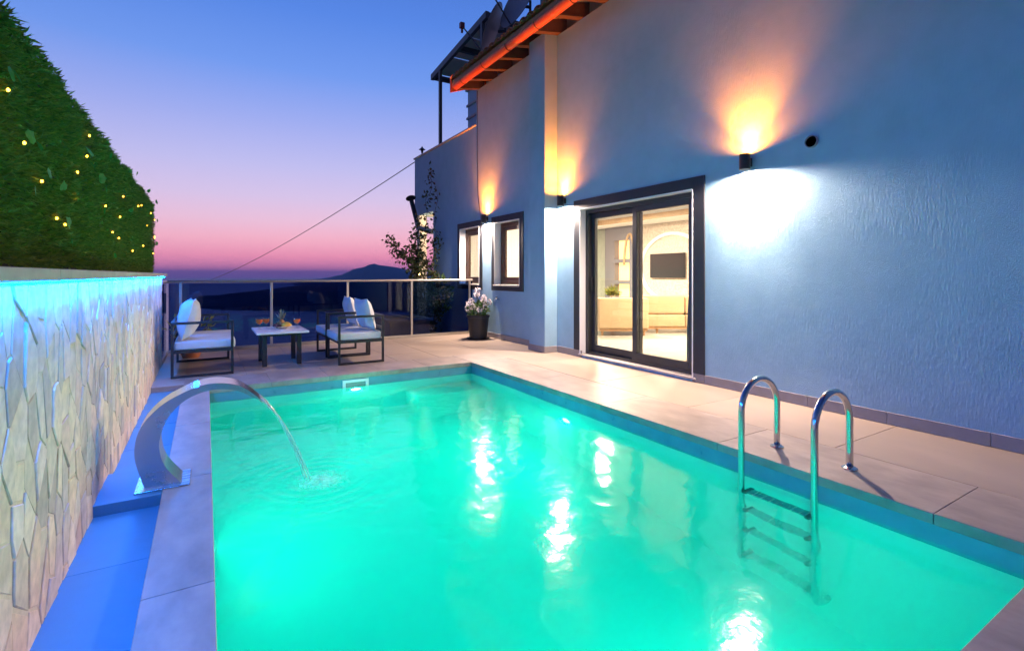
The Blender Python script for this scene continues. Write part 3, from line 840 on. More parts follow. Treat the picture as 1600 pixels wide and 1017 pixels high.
# openings in the facade (y0,y1,z0,z1)
DO = (3.61, 5.52, .03, 2.075)
WR = (7.12, 7.97, .965, 2.095)
WL = (8.57, 9.43, .965, 2.095)
HT1 = 4.74
HW = MB(); WXB = 4.72
def wallpiece(y0, y1, z0, z1): HW.box(HXW, WXB, y0, y1, z0, z1)
PF = 8.72      # end of the tall part
wallpiece(-3, DO[0], -.5, HT1); wallpiece(DO[0], DO[1], DO[3], HT1); wallpiece(DO[0], DO[1], -.5, DO[2])
wallpiece(DO[1], WR[0], -.5, HT1)
wallpiece(WR[0], WR[1], -.5, WR[2]); wallpiece(WR[0], WR[1], WR[3], HT1)
wallpiece(WR[1], WL[0], -.5, 4.06)
wallpiece(WL[0], WL[1], -.5, WL[2]); wallpiece(WL[0], WL[1], WL[3], 4.06)
wallpiece(WL[1], 10.89, -3, 4.06); wallpiece(10.89, 12.1, 2.635, 4.06)
HW.box(HXW, WXB, WR[1], PF, 4.06, HT1)
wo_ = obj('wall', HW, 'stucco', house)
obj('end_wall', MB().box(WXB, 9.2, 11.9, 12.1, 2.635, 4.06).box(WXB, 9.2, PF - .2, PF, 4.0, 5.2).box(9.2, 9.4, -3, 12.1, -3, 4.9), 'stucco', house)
obj('pilaster', MB().box(4.27, HXW - .001, 6.075, 6.49, 0, HT1), 'stucco', house, bevel=.006)
obj('terrace_roof', MB().box(WXB, 9.2, PF, 11.9, 3.8, 3.98).box(WXB, 9.2, 10.89, 11.9, 2.635, 2.75), 'concrete', house)
obj('parapet_coping', MB().box(HXW - .03, WXB + .03, PF + .002, 12.12, 4.06, 4.095), 'cap_stone', house, bevel=.006)
# skirting tiles
def skirt(segs):
    for (a, b2) in segs:
        obj('skirting_tile', MB().box(HXW - .012, HXW - .0005, a + .0015, b2 - .0015, .001, .095), 'skirting', house, bevel=.002, segs=1)
y = -2.4; segs = []
while y < 3.46: segs.append((y, min(y + .6, 3.46))); y += .6
segs += [(3.461, 3.62), (5.49, 6.06), (6.505, 7.1), (7.1, 7.7), (7.7, 8.3), (8.3, 8.86)]
skirt(segs)
obj('skirting_tile', MB().box(4.258, 4.2695, 6.063, 6.502, .001, .095), 'skirting', house, bevel=.002, segs=1)
obj('skirting_tile', MB().box(4.27, 4.488, 6.063, 6.0745, .001, .095), 'skirting', house, bevel=.002, segs=1)
obj('skirting_tile', MB().box(4.27, 4.488, 6.4905, 6.502, .001, .095), 'skirting', house, bevel=.002, segs=1)

# eaves
roof = obj('roof', MB().add([(4.02, -3.2, 4.80), (4.02, PF + .08, 4.80), (9.4, PF + .08, 6.6), (9.4, -3.2, 6.6),
                             (4.02, -3.2, 4.86), (4.02, PF + .08, 4.86), (9.4, PF + .08, 6.66), (9.4, -3.2, 6.66)],
                            [(0, 1, 2, 3), (7, 6, 5, 4), (0, 4, 5, 1), (1, 5, 6, 2), (2, 6, 7, 3), (3, 7, 4, 0)]), 'soffit_board', house)
y = 8.62
while y > -3:
    obj('rafter', MB().add([(4.06, y - .05, 4.66), (4.06, y + .05, 4.66), (4.06, y + .05, 4.805), (4.06, y - .05, 4.805), (4.60, y - .05, 4.76), (4.60, y + .05, 4.76), (4.60, y + .05, 4.98), (4.60, y - .05, 4.98)],
                           [(3, 2, 1, 0), (4, 5, 6, 7), (0, 1, 5, 4), (1, 2, 6, 5), (2, 3, 7, 6), (3, 0, 4, 7)]), 'rafter_wood', roof)
    y -= .52
obj('verge_board', MB().add([(3.99, PF + .081, 4.64), (3.99, PF + .081, 4.90), (4.9, PF + .081, 5.2), (4.9, PF + .081, 4.97), (3.99, PF + .11, 4.64), (3.99, PF + .11, 4.90), (4.9, PF + .11, 5.2), (4.9, PF + .11, 4.97)],
                            [(0, 1, 2, 3), (7, 6, 5, 4), (0, 4, 5, 1), (1, 5, 6, 2), (2, 6, 7, 3), (3, 7, 4, 0)]), 'gutter_paint', roof)
# half round gutter
vs = []; fs = []; ng = 12
for yy in (-3.2, PF - .06):
    for k in range(ng + 1):
        a = math.pi * k / ng; vs.append((4.03 - .075 * math.cos(a), yy, 4.735 - .085 * math.sin(a)))
    for k in range(ng, -1, -1):
        a = math.pi * k / ng; vs.append((4.03 - .070 * math.cos(a), yy, 4.735 - .080 * math.sin(a)))
T = 2 * (ng + 1)
for k in range(T): k2 = (k + 1) % T; fs.append((k, k2, T + k2, T + k))
fs.append(tuple(range(T - 1, -1, -1))); fs.append(tuple(T + k for k in range(T)))
gut = obj('gutter', MB().add(vs, fs), 'gutter_paint', roof, smooth='auto')
obj('fascia_board', MB().box(4.062, 4.082, -3.2, PF + .05, 4.70, 4.80), 'gutter_paint', roof)
y = 8.3
while y > -3:
    obj('gutter_clip', MB().tube([(4.03 - .079 * math.cos(math.pi * k / 10), y, 4.735 - .089 * math.sin(math.pi * k / 10)) for k in range(11)], .006, 6), 'rafter_wood', gut)
    y -= .8
# barrel tiles along the eave edge: covers and pans
y = 8.70; k_ = 0
def barrel(yc, up, x0, x1, z0):
    n = 8; vs = []; fs = []
    sl = (6.6 - 4.80) / (9.4 - 4.02)
    for xx in (x0, x1):
        for rr_ in (.085, .073):
            for k in range(n + 1):
                a = math.pi * k / n
                vs.append((xx, yc - rr_ * math.cos(a), z0 + (xx - 4.02) * sl + (1 if up else -1) * rr_ * .62 * math.sin(a)))
    q1 = n + 1
    for k in range(n):
        fs += [(k, k + 1, 2 * q1 + k + 1, 2 * q1 + k), (q1 + k + 1, q1 + k, 3 * q1 + k, 3 * q1 + k + 1), (k + 1, k, q1 + k, q1 + k + 1)]
    return MB().add(vs, fs)
while y > -3:
    obj('roof_tile', barrel(y, True, 3.97, 4.40, 4.905), 'terracotta', roof, smooth='auto')
    obj('roof_tile', barrel(y, True, 4.36, 4.80, 4.92), 'terracotta', roof, smooth='auto')
    obj('roof_tile', barrel(y - .095, False, 3.96, 4.44, 4.93), 'terracotta', roof, smooth='auto')
    y -= .19

# --- sliding door
sd = obj('door_surround', MB().box(HXW - .018, HXW - .0005, 3.46, DO[0], .0965, 2.205).box(HXW - .018, HXW - .0005, DO[1], 5.66, .0965, 2.205).box(HXW - .018, HXW - .0005, DO[0], DO[1], DO[3], 2.205), 'black_paint', house, bevel=.002, segs=1)
obj('door_reveal', MB().box(HXW - .022, 4.60, DO[0] - .006, DO[0] + .006, .03, DO[3]).box(HXW - .022, 4.60, DO[1] - .006, DO[1] + .006, .03, DO[3]).box(HXW - .022, 4.60, DO[0] + .006, DO[1] - .006, DO[3] - .006, DO[3] + .006), 'white_plastic', house)
obj('door_sill', MB().box(HXW - .03, 4.62, DO[0] - .04, DO[1] + .03, .0305, .05), 'cap_stone', house, bevel=.004)
door = obj('sliding_door', MB().box(4.58, 4.70, DO[0] + .007, DO[0] + .062, .05, DO[3] - .007).box(4.58, 4.70, DO[1] - .062, DO[1] - .007, .05, DO[3] - .007)
           .box(4.58, 4.70, DO[0] + .062, DO[1] - .062, DO[3] - .062, DO[3] - .007).box(4.58, 4.70, DO[0] + .062, DO[1] - .062, .05, .085), 'dark_frame', house)
def door_panel(ya, yb, xa, xb, handle=None):
    z0, z1 = .086, DO[3] - .063; w = .075
    p = obj('door_panel', MB().box(xa, xb, ya, ya + w, z0, z1).box(xa, xb, yb - w, yb, z0, z1).box(xa, xb, ya + w, yb - w, z0, z0 + w + .02).box(xa, xb, ya + w, yb - w, z1 - w, z1), 'dark_frame', door, bevel=.004)
    xm = (xa + xb) / 2
    g_ = obj('door_glass', MB().box(xm - .006, xm + .006, ya + w - .005, yb - w + .005, z0 + w + .015, z1 - w + .005), 'door_glass', door)
    if handle is not None:
        obj('door_handle', MB().tube([(xa - .004, handle, .92), (xa - .03, handle, .94), (xa - .03, handle, 1.10), (xa - .004, handle, 1.12)], .009, 8), 'black_metal', door, smooth=True)
door_panel(DO[0] + .063, 4.61, 4.585, 4.635)
door_panel(4.53, DO[1] - .063, 4.64, 4.69, DO[1] - .10)
# --- windows
def window(op, curtain_label):
    y0, y1, z0, z1 = op
    t = .115
    w = obj('window', MB().box(4.615, 4.68, y0 + .004, y0 + .07, z0 + .02, z1 - .004).box(4.615, 4.68, y1 - .07, y1 - .004, z0 + .02, z1 - .004)
            .box(4.615, 4.68, y0 + .07, y1 - .07, z0 + .02, z0 + .085).box(4.615, 4.68, y0 + .07, y1 - .07, z1 - .07, z1 - .004), 'wood_brown', house, bevel=.006)
    obj('window_surround', MB().box(HXW - .018, HXW - .0005, y0 - t, y0, z0 - t * .8, z1 + t).box(HXW - .018, HXW - .0005, y1, y1 + t, z0 - t * .8, z1 + t).box(HXW - .018, HXW - .0005, y0, y1, z1, z1 + t).box(HXW - .018, HXW - .0005, y0, y1, z0 - t * .8, z0), 'black_paint', w, bevel=.002, segs=1)
    obj('reveal', MB().box(HXW - .021, 4.61, y0 - .005, y0 + .005, z0, z1).box(HXW - .021, 4.61, y1 - .005, y1 + .005, z0, z1).box(HXW - .021, 4.61, y0 + .005, y1 - .005, z1 - .005, z1 + .005), 'white_plastic', w)
    obj('sill', MB().box(HXW - .05, 4.61, y0 + .0055, y1 - .0055, z0 - .012, z0 + .015), 'cap_stone', w, bevel=.004)
    obj('sash', MB().box(4.625, 4.67, y0 + .071, y0 + .14, z0 + .086, z1 - .071).box(4.625, 4.67, y1 - .14, y1 - .071, z0 + .086, z1 - .071)
        .box(4.625, 4.67, y0 + .14, y1 - .14, z0 + .086, z0 + .15).box(4.625, 4.67, y0 + .14, y1 - .14, z1 - .14, z1 - .071), 'wood_brown', w, bevel=.006)
    obj('pane', MB().box(4.644, 4.650, y0 + .138, y1 - .138, z0 + .148, z1 - .138), 'door_glass', w)
    obj('window_handle', MB().tube([(4.624, y1 - .105, 1.42), (4.595, y1 - .105, 1.42), (4.592, y1 - .105, 1.34)], .008, 8), 'black_metal', w, smooth=True)
window(WR, ''); window(WL, '')

def curtain(name, xc, y0, y1, z0, z1, mname, label, folds=14, amp=.03, along='y', group=None, pinch=0):
    n = folds * 8; vs = []; fs = []; nz_ = 10
    for i in range(n + 1):
        t = i / n
        for j in range(nz_ + 1):
            s = j / nz_
            w = math.sin(t * folds * 2 * math.pi + .6 * math.sin(t * 11)) * amp * (.6 + .4 * s)
            q_ = y0 + (y1 - y0) * (t if not pinch else (t * (1 - pinch * math.sin(math.pi * min(1, s * 1.3)) * .9)))
            zz = z1 + (z0 - z1) * s
            vs.append((xc + w, q_, zz) if along == 'y' else (q_, xc + w, zz))
    for i in range(n):
        for j in range(nz_): a = i * (nz_ + 1) + j; fs.append((a, a + 1, a + nz_ + 2, a + nz_ + 1))
    return obj(name, MB().add(vs, fs), mname, None, smooth=True, label=label, cat='curtain', group=group)
curtain('sheer_curtain', 4.83, WR[0] - .2, WR[1] + .2, .8, 2.3, 'sheer_curtain', 'pale sheer curtain behind the window above the wall tap', 16, .02)
curtain('sheer_curtain', 4.83, WL[0] - .2, WL[1] + .2, .8, 2.3, 'sheer_curtain', 'pale sheer curtain behind the window beyond the flower pot', 16, .02)

# ------------------------------------------------------------------ living room behind the door
RX0, RX1, RY0, RY1, RZ = 4.722, 9.05, 2.6, 10.3, 2.52
room = obj('room', MB().box(RX0, RX1, RY0, RY1, -.05, .045), 'room_floor', kind='structure')
obj('room_wall', MB().box(RX1, RX1 + .1, RY0 - .1, RY1 + .1, 0, RZ).box(RX0, RX1, RY0 - .1, RY0, 0, RZ).box(RX0, RX1, RY1, RY1 + .1, 0, RZ), 'room_white', room)
obj('room_ceiling', MB().box(RX0, RX1, RY0, RY1, RZ, RZ + .08), 'room_white', room)
obj('ceiling_drop', MB().box(RX0 + .01, RX0 + .9, RY0 + .01, RY1 - .01, RZ - .16, RZ - .001).box(RX1 - .9, RX1 - .01, RY0 + .01, RY1 - .01, RZ - .16, RZ - .001).box(RX0 + .9, RX1 - .9, RY1 - .9, RY1 - .01, RZ - .16, RZ - .001), 'room_white', room)
obj('ceiling_trim', MB().box(RX0 + .9, RX0 + .94, RY0 + .02, RY1 - .9, RZ - .17, RZ - .06).box(RX1 - .94, RX1 - .9, RY0 + .02, RY1 - .9, RZ - .17, RZ - .06).box(RX0 + .94, RX1 - .94, RY1 - .94, RY1 - .9, RZ - .17, RZ - .06), 'trim_tan', room)
obj('feature_wall', MB().box(RX1 - .03, RX1 - .001, 6.2, 8.85, .05, RZ - .17), 'room_panel', room)
arch = []
for k in range(33):
    a = math.pi * 2 * k / 32; arch.append((RX1 - .05, 7.82 + .93 * math.cos(a), 1.32 + .78 * math.sin(a)))
obj('wall_arch', MB().tube(arch, .045, 8), 'white_plastic', None, smooth=True, label='round white arch ring on the wall around the television', cat='wall decor')
tv = thing('television', (RX1 - .1, 7.92, 1.08), 'dark flat television mounted on the patterned wall', 'television')
obj('screen', MB().box(RX1 - .10, RX1 - .06, 7.42, 8.42, 1.09, 1.645), 'tv_black', tv, bevel=.006)
obj('bracket', MB().box(RX1 - .06, RX1 - .031, 7.8, 8.04, 1.25, 1.5), 'black_metal', tv)
shf = thing('display_shelf', (RX1 - .2, 9.3, .05), 'dark grey display cabinet with three glowing arched niches', 'shelf')
nic = [(1.55, 2.02), (1.02, 1.46), (.60, .93)]
mbf = MB().box(RX1 - .22, RX1 - .03, 8.86, 8.98, .05, 2.34).box(RX1 - .22, RX1 - .03, 9.50, 9.85, .05, 2.34)
zz = .05
for a, b2 in sorted(nic): mbf.box(RX1 - .22, RX1 - .03, 8.98, 9.50, zz, a); zz = b2
mbf.box(RX1 - .22, RX1 - .03, 8.98, 9.50, zz, 2.34)
obj('carcass', mbf, 'room_grey', shf)
for a, b2 in nic: obj('lit_niche', MB().box(RX1 - .06, RX1 - .04, 8.98, 9.50, a, b2), 'niche_glow', shf)
obj('arched_trim', MB().tube([(RX1 - .235, 9.0 + .20 * math.cos(a_) - .05, 1.15 + 1.0 * math.sin(a_)) for a_ in [math.pi * (.08 + .84 * k / 20) for k in range(21)]], .03, 8), 'trim_tan', shf, smooth=True)
curtain('drape', RX1 - .14, 9.87, 10.28, .06, 2.34, 'curtain_sage', 'long sage drape hanging inside the room beside the display shelf', 7, .045, 'y')
curtain('drape', 4.86, 3.78, 3.97, .06, 2.34, 'curtain_sage', 'gathered sage drape hanging against the sliding door edge', 6, .04, 'y', pinch=.25)
# sofa, its back towards the door
sofa = thing('sofa', (6.10, 6.98, .045), 'cream upholstered corner sofa seen from behind through the door', 'sofa')
def sbox(x0, x1, y0, y1, z0, z1): return MB().box(x0, x1, y0, y1, z0, z1)
obj('chaise_back', sbox(0, .92, 0, .22, .12, .69), 'sofa_fabric', sofa, bevel=.04, smooth=True, world=False, segs=3)
obj('chaise_seat', sbox(.01, .91, .221, .9, .12, .42), 'sofa_fabric', sofa, bevel=.04, smooth=True, world=False, segs=3)
for k in range(2):
    obj('back_cushion', sbox(.93 + k * .8, 1.72 + k * .8, .42, .64, .36, .72), 'sofa_fabric', sofa, bevel=.05, smooth=True, world=False, segs=3)
    obj('back_panel', sbox(.93 + k * .8, 1.72 + k * .8, .40, .62, .12, .355), 'sofa_fabric', sofa, bevel=.03, smooth=True, world=False, segs=3)
obj('seat', sbox(.93, 2.52, .63, 1.3, .12, .42), 'sofa_fabric', sofa, bevel=.04, smooth=True, world=False, segs=3)
obj('plinth', sbox(.02, .90, .02, .88, .085, .119).box(.94, 2.5, .42, 1.28, .085, .119), 'sofa_wood', sofa, world=False)
for x, y in ((.08, .06), (.84, .06), (1.2, .47), (2.4, .47), (.08, .84), (2.4, 1.2)):
    obj('leg', MB().tube([(x, y, .085), (x, y, 0)], [.028, .018], 10), 'sofa_wood', sofa, world=False, smooth='auto')
sofa.rotation_euler = (0, 0, -YAW)
# flowers on a side table behind the sofa
vt = thing('side_table', (7.15, 7.75, .045), 'small round side table standing beyond the cream sofa', 'table')
obj('top', MB().lathe([(.001, .60), (.24, .60), (.24, .63), (.001, .63)], 7.15, 7.75, 24), 'sofa_wood', vt, smooth='auto')
obj('column', MB().lathe([(.16, .046), (.16, .06), (.03, .09), (.03, .60)], 7.15, 7.75, 16), 'sofa_wood', vt, smooth='auto')
vs_ = thing('flower_vase', (7.15, 7.75, .676), 'vase of yellow and green flowers beyond the cream sofa', 'vase')
obj('vase', MB().lathe([(.04, .632), (.06, .66), (.05, .72), (.035, .75), (.001, .75)], 7.15, 7.75, 16), 'ceramic', vs_, smooth=True)
mb = MB(); rv = random.Random(2)
for _ in range(160):
    d = rdir(); d.z = abs(d.z); leaf_quads(mb, (7.15 + d.x * .03, 7.75 + d.y * .03, .745 + d.z * .05), d, rdir(), rv.uniform(.1, .2), .04)
obj('leaves', mb, 'gold_leaf', vs_)
# room lights
cl_ = thing('ceiling_light', (6.9, 5.0, RZ - .03), 'flat round lit ceiling lamp in the living room', 'ceiling light')
obj('diffuser', MB().lathe([(.25, RZ - .06), (.27, RZ - .04), (.27, RZ - .001)], 6.9, 5.0, 28), 'ceiling_glow', cl_, smooth='auto')
light('lamp', 'AREA', (6.9, 5.0, RZ - .08), 360, (1.0, .84, .64), cl_, (0, 0, -1), shape='DISK', size=.5)
cl2 = thing('ceiling_light', (6.9, 8.0, RZ - .03), 'flat round lit ceiling lamp above the side table', 'ceiling light')
obj('diffuser', MB().lathe([(.25, RZ - .06), (.27, RZ - .04), (.27, RZ - .001)], 6.9, 8.0, 28), 'ceiling_glow', cl2, smooth='auto')
light('lamp', 'AREA', (6.9, 8.0, RZ - .08), 360, (1.0, .84, .64), cl2, (0, 0, -1), shape='DISK', size=.5)

# ------------------------------------------------------------------ wall lamps
def wall_lamp(y, z, label, xw=HXW, up=105, down=410):
    t = thing('wall_lamp', (xw - .085, y, z), label, 'wall lamp', 'cylinder up and down lights on the house wall')
    cx = xw - .085; r = .05
    obj('housing', MB().lathe([(.040, z - .068), (r, z - .074), (r, z + .074), (.040, z + .068), (.040, z + .06)], cx, y, 28), 'lamp_black', t, smooth='auto')
    obj('bracket', MB().box(xw - .04, xw - .0005, y - .025, y + .025, z - .04, z + .04), 'lamp_black', t, bevel=.003)
    obj('upper_lens', MB().lathe([(.0395, z + .061), (0, z + .064)], cx, y, 20), 'lens_amber', t)
    obj('lower_lens', MB().lathe([(0, z - .064), (.0395, z - .061)], cx, y, 20), 'lens_white', t)
    light('up_spill', 'SPOT', (cx, y, z + .078), up, (1.0, .19, .012), t, (0, 0, 1), spot_size=R(170), spot_blend=.6, shadow_soft_size=.02)
    light('up_beam', 'SPOT', (cx, y, z + .079), up * 5.5, (1.0, .19, .012), t, (0, 0, 1), spot_size=R(96), spot_blend=1.0, shadow_soft_size=.02)
    light('down_beam', 'SPOT', (cx, y, z - .078), down, (1.0, .77, .64), t, (0, 0, -1), spot_size=R(177), spot_blend=.4, shadow_soft_size=.02)
    light('down_core', 'SPOT', (cx, y, z - .079), down * .5, (1.0, .78, .66), t, (0, 0, -1), spot_size=R(70), spot_blend=1.0, shadow_soft_size=.02)
wall_lamp(2.95, 2.235, 'black cylinder wall lamp between the sliding door and the round vent')
wall_lamp(5.883, 2.235, 'black cylinder wall lamp in the corner beside the pilaster')
wall_lamp(8.255, 2.20, 'black cylinder wall lamp between the two windows')

# small wall fittings
vn = thing('wall_vent', (HXW, 2.367, 2.308), 'round dark vent pipe stub on the blank house wall', 'vent')
Mv = Matrix.Translation((HXW, 2.367, 2.308)) @ Matrix.Rotation(R(-90), 4, 'Y')
obj('pipe', MB().lathe([(.054, .0005), (.054, .022), (.047, .024), (.047, .004)], n=28).xform(Mv), 'dish_grey', vn, smooth='auto')
obj('mesh_cover', MB().lathe([(.0465, .008), (0, .008)], n=28).xform(Mv), 'black_pot', vn)
tp = thing('wall_tap', (HXW, 7.83, .72), 'small metal garden tap on the wall under the window', 'tap')
obj('body', MB().tube([(HXW - .0005, 7.83, .72), (HXW - .05, 7.83, .72), (HXW - .075, 7.83, .715), (HXW - .085, 7.83, .685)], [.022, .014, .014, .012], 10), 'steel', tp, smooth='auto')
obj('handle', MB().tube([(HXW - .05, 7.83, .73), (HXW - .05, 7.83, .752)], .007, 8).box(HXW - .056, HXW - .044, 7.80, 7.86, .752, .762), 'black_metal', tp)
pts = [(HXW - .008, 8.66, 4.72), (HXW - .008, 8.655, 3.6), (HXW - .008, 8.63, 2.7), (HXW - .01, 8.52, 2.25), (HXW - .025, 8.42, 2.0), (HXW - .03, 8.45, 1.6), (HXW - .03, 8.46, 1.1)]
obj('wall_cable', MB().tube([(*p,) for p in pts], .004, 6), 'black_metal', label='thin black cable running down the wall beside the far lamp', cat='cable', smooth=True)

# ------------------------------------------------------------------ things on the roof
def dish(center, axis, r, label, pole_base):
    t = thing('satellite_dish', pole_base, label, 'satellite dish')
    Md = Matrix.Translation(center) @ Vector(axis).to_track_quat('Z', 'Y').to_matrix().to_4x4()
    prof = [(0.001, -.10 * r * 1.6), (r * .5, -.075 * r * 1.6), (r * .8, -.036 * r * 1.6), (r, 0), (r, .012), (r * .98, .008), (r * .5, -.06 * r * 1.6), (.001, -.085 * r * 1.6)]
    obj('reflector', MB().lathe(prof, n=36).xform(Md), 'dish_grey', t, smooth='auto')
    base = Md @ Vector((0, -r * .96, 0)); head = Md @ Vector((0, -r * .35, r * 1.15))
    obj('arm', MB().tube([base, head], .014, 8), 'canopy_steel', t, smooth='auto')
    hb = MB().box(-.045, .045, -.04, .04, -.05, .06).box(-.02, .02, -.02, .02, -.14, -.05)
    hb.xform(Matrix.Translation(head)); obj('receiver', hb, 'red_plastic', t, bevel=.01)
    back = Md @ Vector((0, 0, -.18 * r - .03))
    pb = Vector(pole_base)
    obj('pole', MB().tube([pb, Vector((pb.x, pb.y, back.z + .12))], .025, 10).tube([Vector((pb.x, pb.y, back.z)), back], .03, 8), 'canopy_steel', t, smooth='auto')
dish((4.80, 8.62, 5.98), (-.78, .52, .42), .50, 'grey satellite dish on the roof edge beside the steel canopy', (5.02, 8.48, 5.14))
dish((4.85, 7.75, 6.12), (-.98, -.05, .34), .50, 'grey satellite dish on the roof beside the square chimney', (5.10, 7.72, 5.16))
cn = thing('roof_canopy', (5.0, 11.64, 3.98), 'dark steel canopy on a slim post over the roof terrace', 'canopy')
zc0, zc1 = 6.30, 6.60   # rises towards the near end
def cz(y): return zc0 + (12.2 - y) / 2.9 * (zc1 - zc0)
def slope_box(x0, x1, y0, y1, h0, h1):
    return MB().add([(x0, y0, cz(y0) + h0), (x1, y0, cz(y0) + h0), (x1, y1, cz(y1) + h0), (x0, y1, cz(y1) + h0), (x0, y0, cz(y0) + h1), (x1, y0, cz(y0) + h1), (x1, y1, cz(y1) + h1), (x0, y1, cz(y1) + h1)],
                    [(3, 2, 1, 0), (4, 5, 6, 7), (0, 1, 5, 4), (1, 2, 6, 5), (2, 3, 7, 6), (3, 0, 4, 7)])
for xa in (4.97, 6.9): obj('beam', slope_box(xa, xa + .08, 9.2, 12.2, -.10, .04), 'canopy_steel', cn)
for ya in (9.2, 10.6, 12.12): obj('cross_beam', slope_box(5.051, 6.899, ya, ya + .08, -.09, .03), 'canopy_steel', cn)
for k in range(3): obj('roof_panel', slope_box(5.06, 6.89, 9.29 + k * .96, 10.2 + k * .94, .031, .06), 'canopy_panel', cn)
for x, y in ((5.0, 11.64), (6.94, 11.64), (5.0, 9.4), (6.94, 9.4)):
    obj('post', MB().box(x - .035, x + .035, y - .035, y + .035, 3.981 if y > 8.8 else 5, cz(y) - .1), 'canopy_steel', cn)
def chimney(x0, x1, y0, y1, z0, z1, label, steps=True):
    t = thing('chimney', ((x0 + x1) / 2, (y0 + y1) / 2, z0), label, 'chimney')
    obj('shaft', MB().box(x0, x1, y0, y1, z0, z1), 'stucco', t)
    if steps:
        for k, zz in enumerate((.35, .55, .75)):
            h = z0 + (z1 - z0) * zz
            obj('course', MB().box(x0 - .03, x1 + .03, y0 - .03, y1 + .03, h, h + .05), 'concrete', t)
    obj('cap', MB().box(x0 - .05, x1 + .05, y0 - .05, y1 + .05, z1, z1 + .06), 'concrete', t, bevel=.01)
chimney(5.25, 5.6, 10.15, 10.6, 3.98, 5.45, 'stepped grey chimney behind the end of the tiled eave')
chimney(5.05, 5.6, 6.72, 7.32, 5.1, 7.1, 'square rendered chimney rising above the tiled eave', False)
ln = thing('parapet_lantern', (4.6, 11.85, 4.095), 'small black lantern on the parapet corner', 'lantern')
obj('stem', MB().lathe([(.045, 4.096), (.02, 4.11), (.012, 4.16), (.02, 4.19)], 4.6, 11.85, 12), 'black_metal', ln, smooth='auto')
obj('cage', MB().lathe([(.022, 4.19), (.04, 4.27), (.042, 4.275), (.036, 4.272)], 4.6, 11.85, 6), 'dark_frame', ln)
obj('hood', MB().lathe([(.085, 4.275), (.05, 4.30), (.02, 4.33), (.006, 4.36)], 4.6, 11.85, 12), 'black_metal', ln, smooth='auto')

# ------------------------------------------------------------------ porch, vine and plants beyond the railing
lt = obj('lower_terrace', MB().box(2.6, 9.2, 9.02, 12.6, -3.2, -.25), 'concrete', kind='structure')
pc = thing('porch_column', (4.62, 11.93, -.25), 'pale square porch column under the overhanging corner of the house', 'column')
obj('shaft', MB().box(4.53, 4.72, 11.84, 12.03, -.25, 2.634), 'room_white', pc)
obj('collar', MB().box(4.515, 4.735, 11.825, 12.045, .95, 1.0), 'cap_stone', pc)
pw = obj('porch_wall', MB().box(6.2, 6.3, 10.89, 11.9, -.25, 2.634), 'room_white', label='lit pale wall at the back of the porch', cat='wall')
lb = thing('porch_light', (4.5, 11.79, 1.1), 'small glowing warm bulb on the porch column', 'lamp')
obj('bulb', MB().sphere((4.47, 11.79, 1.19), .05, 12, 8), 'warm_bulb', lb, smooth=True)
obj('holder', MB().tube([(4.528, 11.85, 1.12), (4.47, 11.79, 1.12), (4.47, 11.79, 1.145)], .012, 8), 'black_metal', lb)
light('glow', 'POINT', (5.3, 11.4, 2.3), 70, (1.0, .66, .36), lb, shadow_soft_size=.08)
sp = thing('stove_pipe', (4.3, 11.2, 2.2), 'tilted dark stove pipe with a conical cowl at the house corner', 'flue pipe')
P0, P1, P2 = Vector((4.30, 11.78, 2.96)), Vector((4.33, 11.42, 2.32)), Vector((4.498, 10.95, 2.16))
obj('flue', MB().tube([P1, P1.lerp(P0, .5), P0], .055, 14), 'black_metal', sp, smooth='auto')
obj('elbow', MB().tube([P2, P2.lerp(P1, .6) + Vector((0, 0, -.02)), P1 + Vector((0, .0, -.04)), P1.lerp(P0, .12)], .060, 14), 'dish_grey', sp, smooth='auto')
Mc = Matrix.Translation(P0) @ (P0 - P1).to_track_quat('Z', 'Y').to_matrix().to_4x4()
obj('cowl', MB().lathe([(.125, .09), (.07, .13), (.001, .15)], n=16).xform(Mc).add([Mc @ Vector(v) for v in ((.045, 0, -.02), (.055, 0, -.02), (.055, 0, .11), (.045, 0, .11))], [(0, 1, 2, 3)]).add([Mc @ Vector(v) for v in ((-.045, 0, -.02), (-.055, 0, -.02), (-.055, 0, .11), (-.045, 0, .11))], [(0, 1, 2, 3)]), 'black_metal', sp)

vine = thing('climbing_vine', (4.3, 10.6, -.25), 'sparse dark climbing vine on the house corner behind the railing', 'vine')
rvn = random.Random(31)
stems = []
for k in range(6):
    p = Vector((4.36 + rvn.uniform(-.12, .06), 10.6 + rvn.uniform(-.3, .7), -.25)); pts = [p.copy()]
    top = [3.4, 2.2, 3.0, 2.0, 1.7, 2.4][k]
    while p.z < top:
        p = p + Vector((rvn.gauss(0, .03), rvn.gauss(0, .06), .13)); p.x = min(4.46, max(4.1, p.x)); pts.append(p.copy())
    stems.append(pts)
for k in range(3):
    s = stems[k][random.randint(9, 13)]; p = s.copy(); pts = [p.copy()]
    for j in range(12):
        p = p + Vector((rvn.gauss(-.03, .03), rvn.uniform(.01, .08), rvn.gauss(.05, .05))); pts.append(p.copy())
    stems.append(pts)
mb = MB()
for pts in stems: mb.tube(pts, [.013 * (1 - .7 * i / len(pts)) for i in range(len(pts))], 6)
obj('stem', mb, 'stem', vine, smooth=True)
mb = MB()
for si, pts in enumerate(stems):
    for i, p in enumerate(pts):
        low = 1 if p.z < 2.2 else .5
        for _ in range(int(rvn.uniform(3, 19) * low)):
            q_ = p + Vector((rvn.gauss(-.02, .06), rvn.gauss(0, .09), rvn.gauss(0, .07))); q_.x = min(4.47, q_.x)
            leaf_quads(mb, q_, rdir(), rdir(), rvn.uniform(.06, .12), rvn.uniform(.04, .075))
obj('leaves', mb, 'vine_leaf', vine)

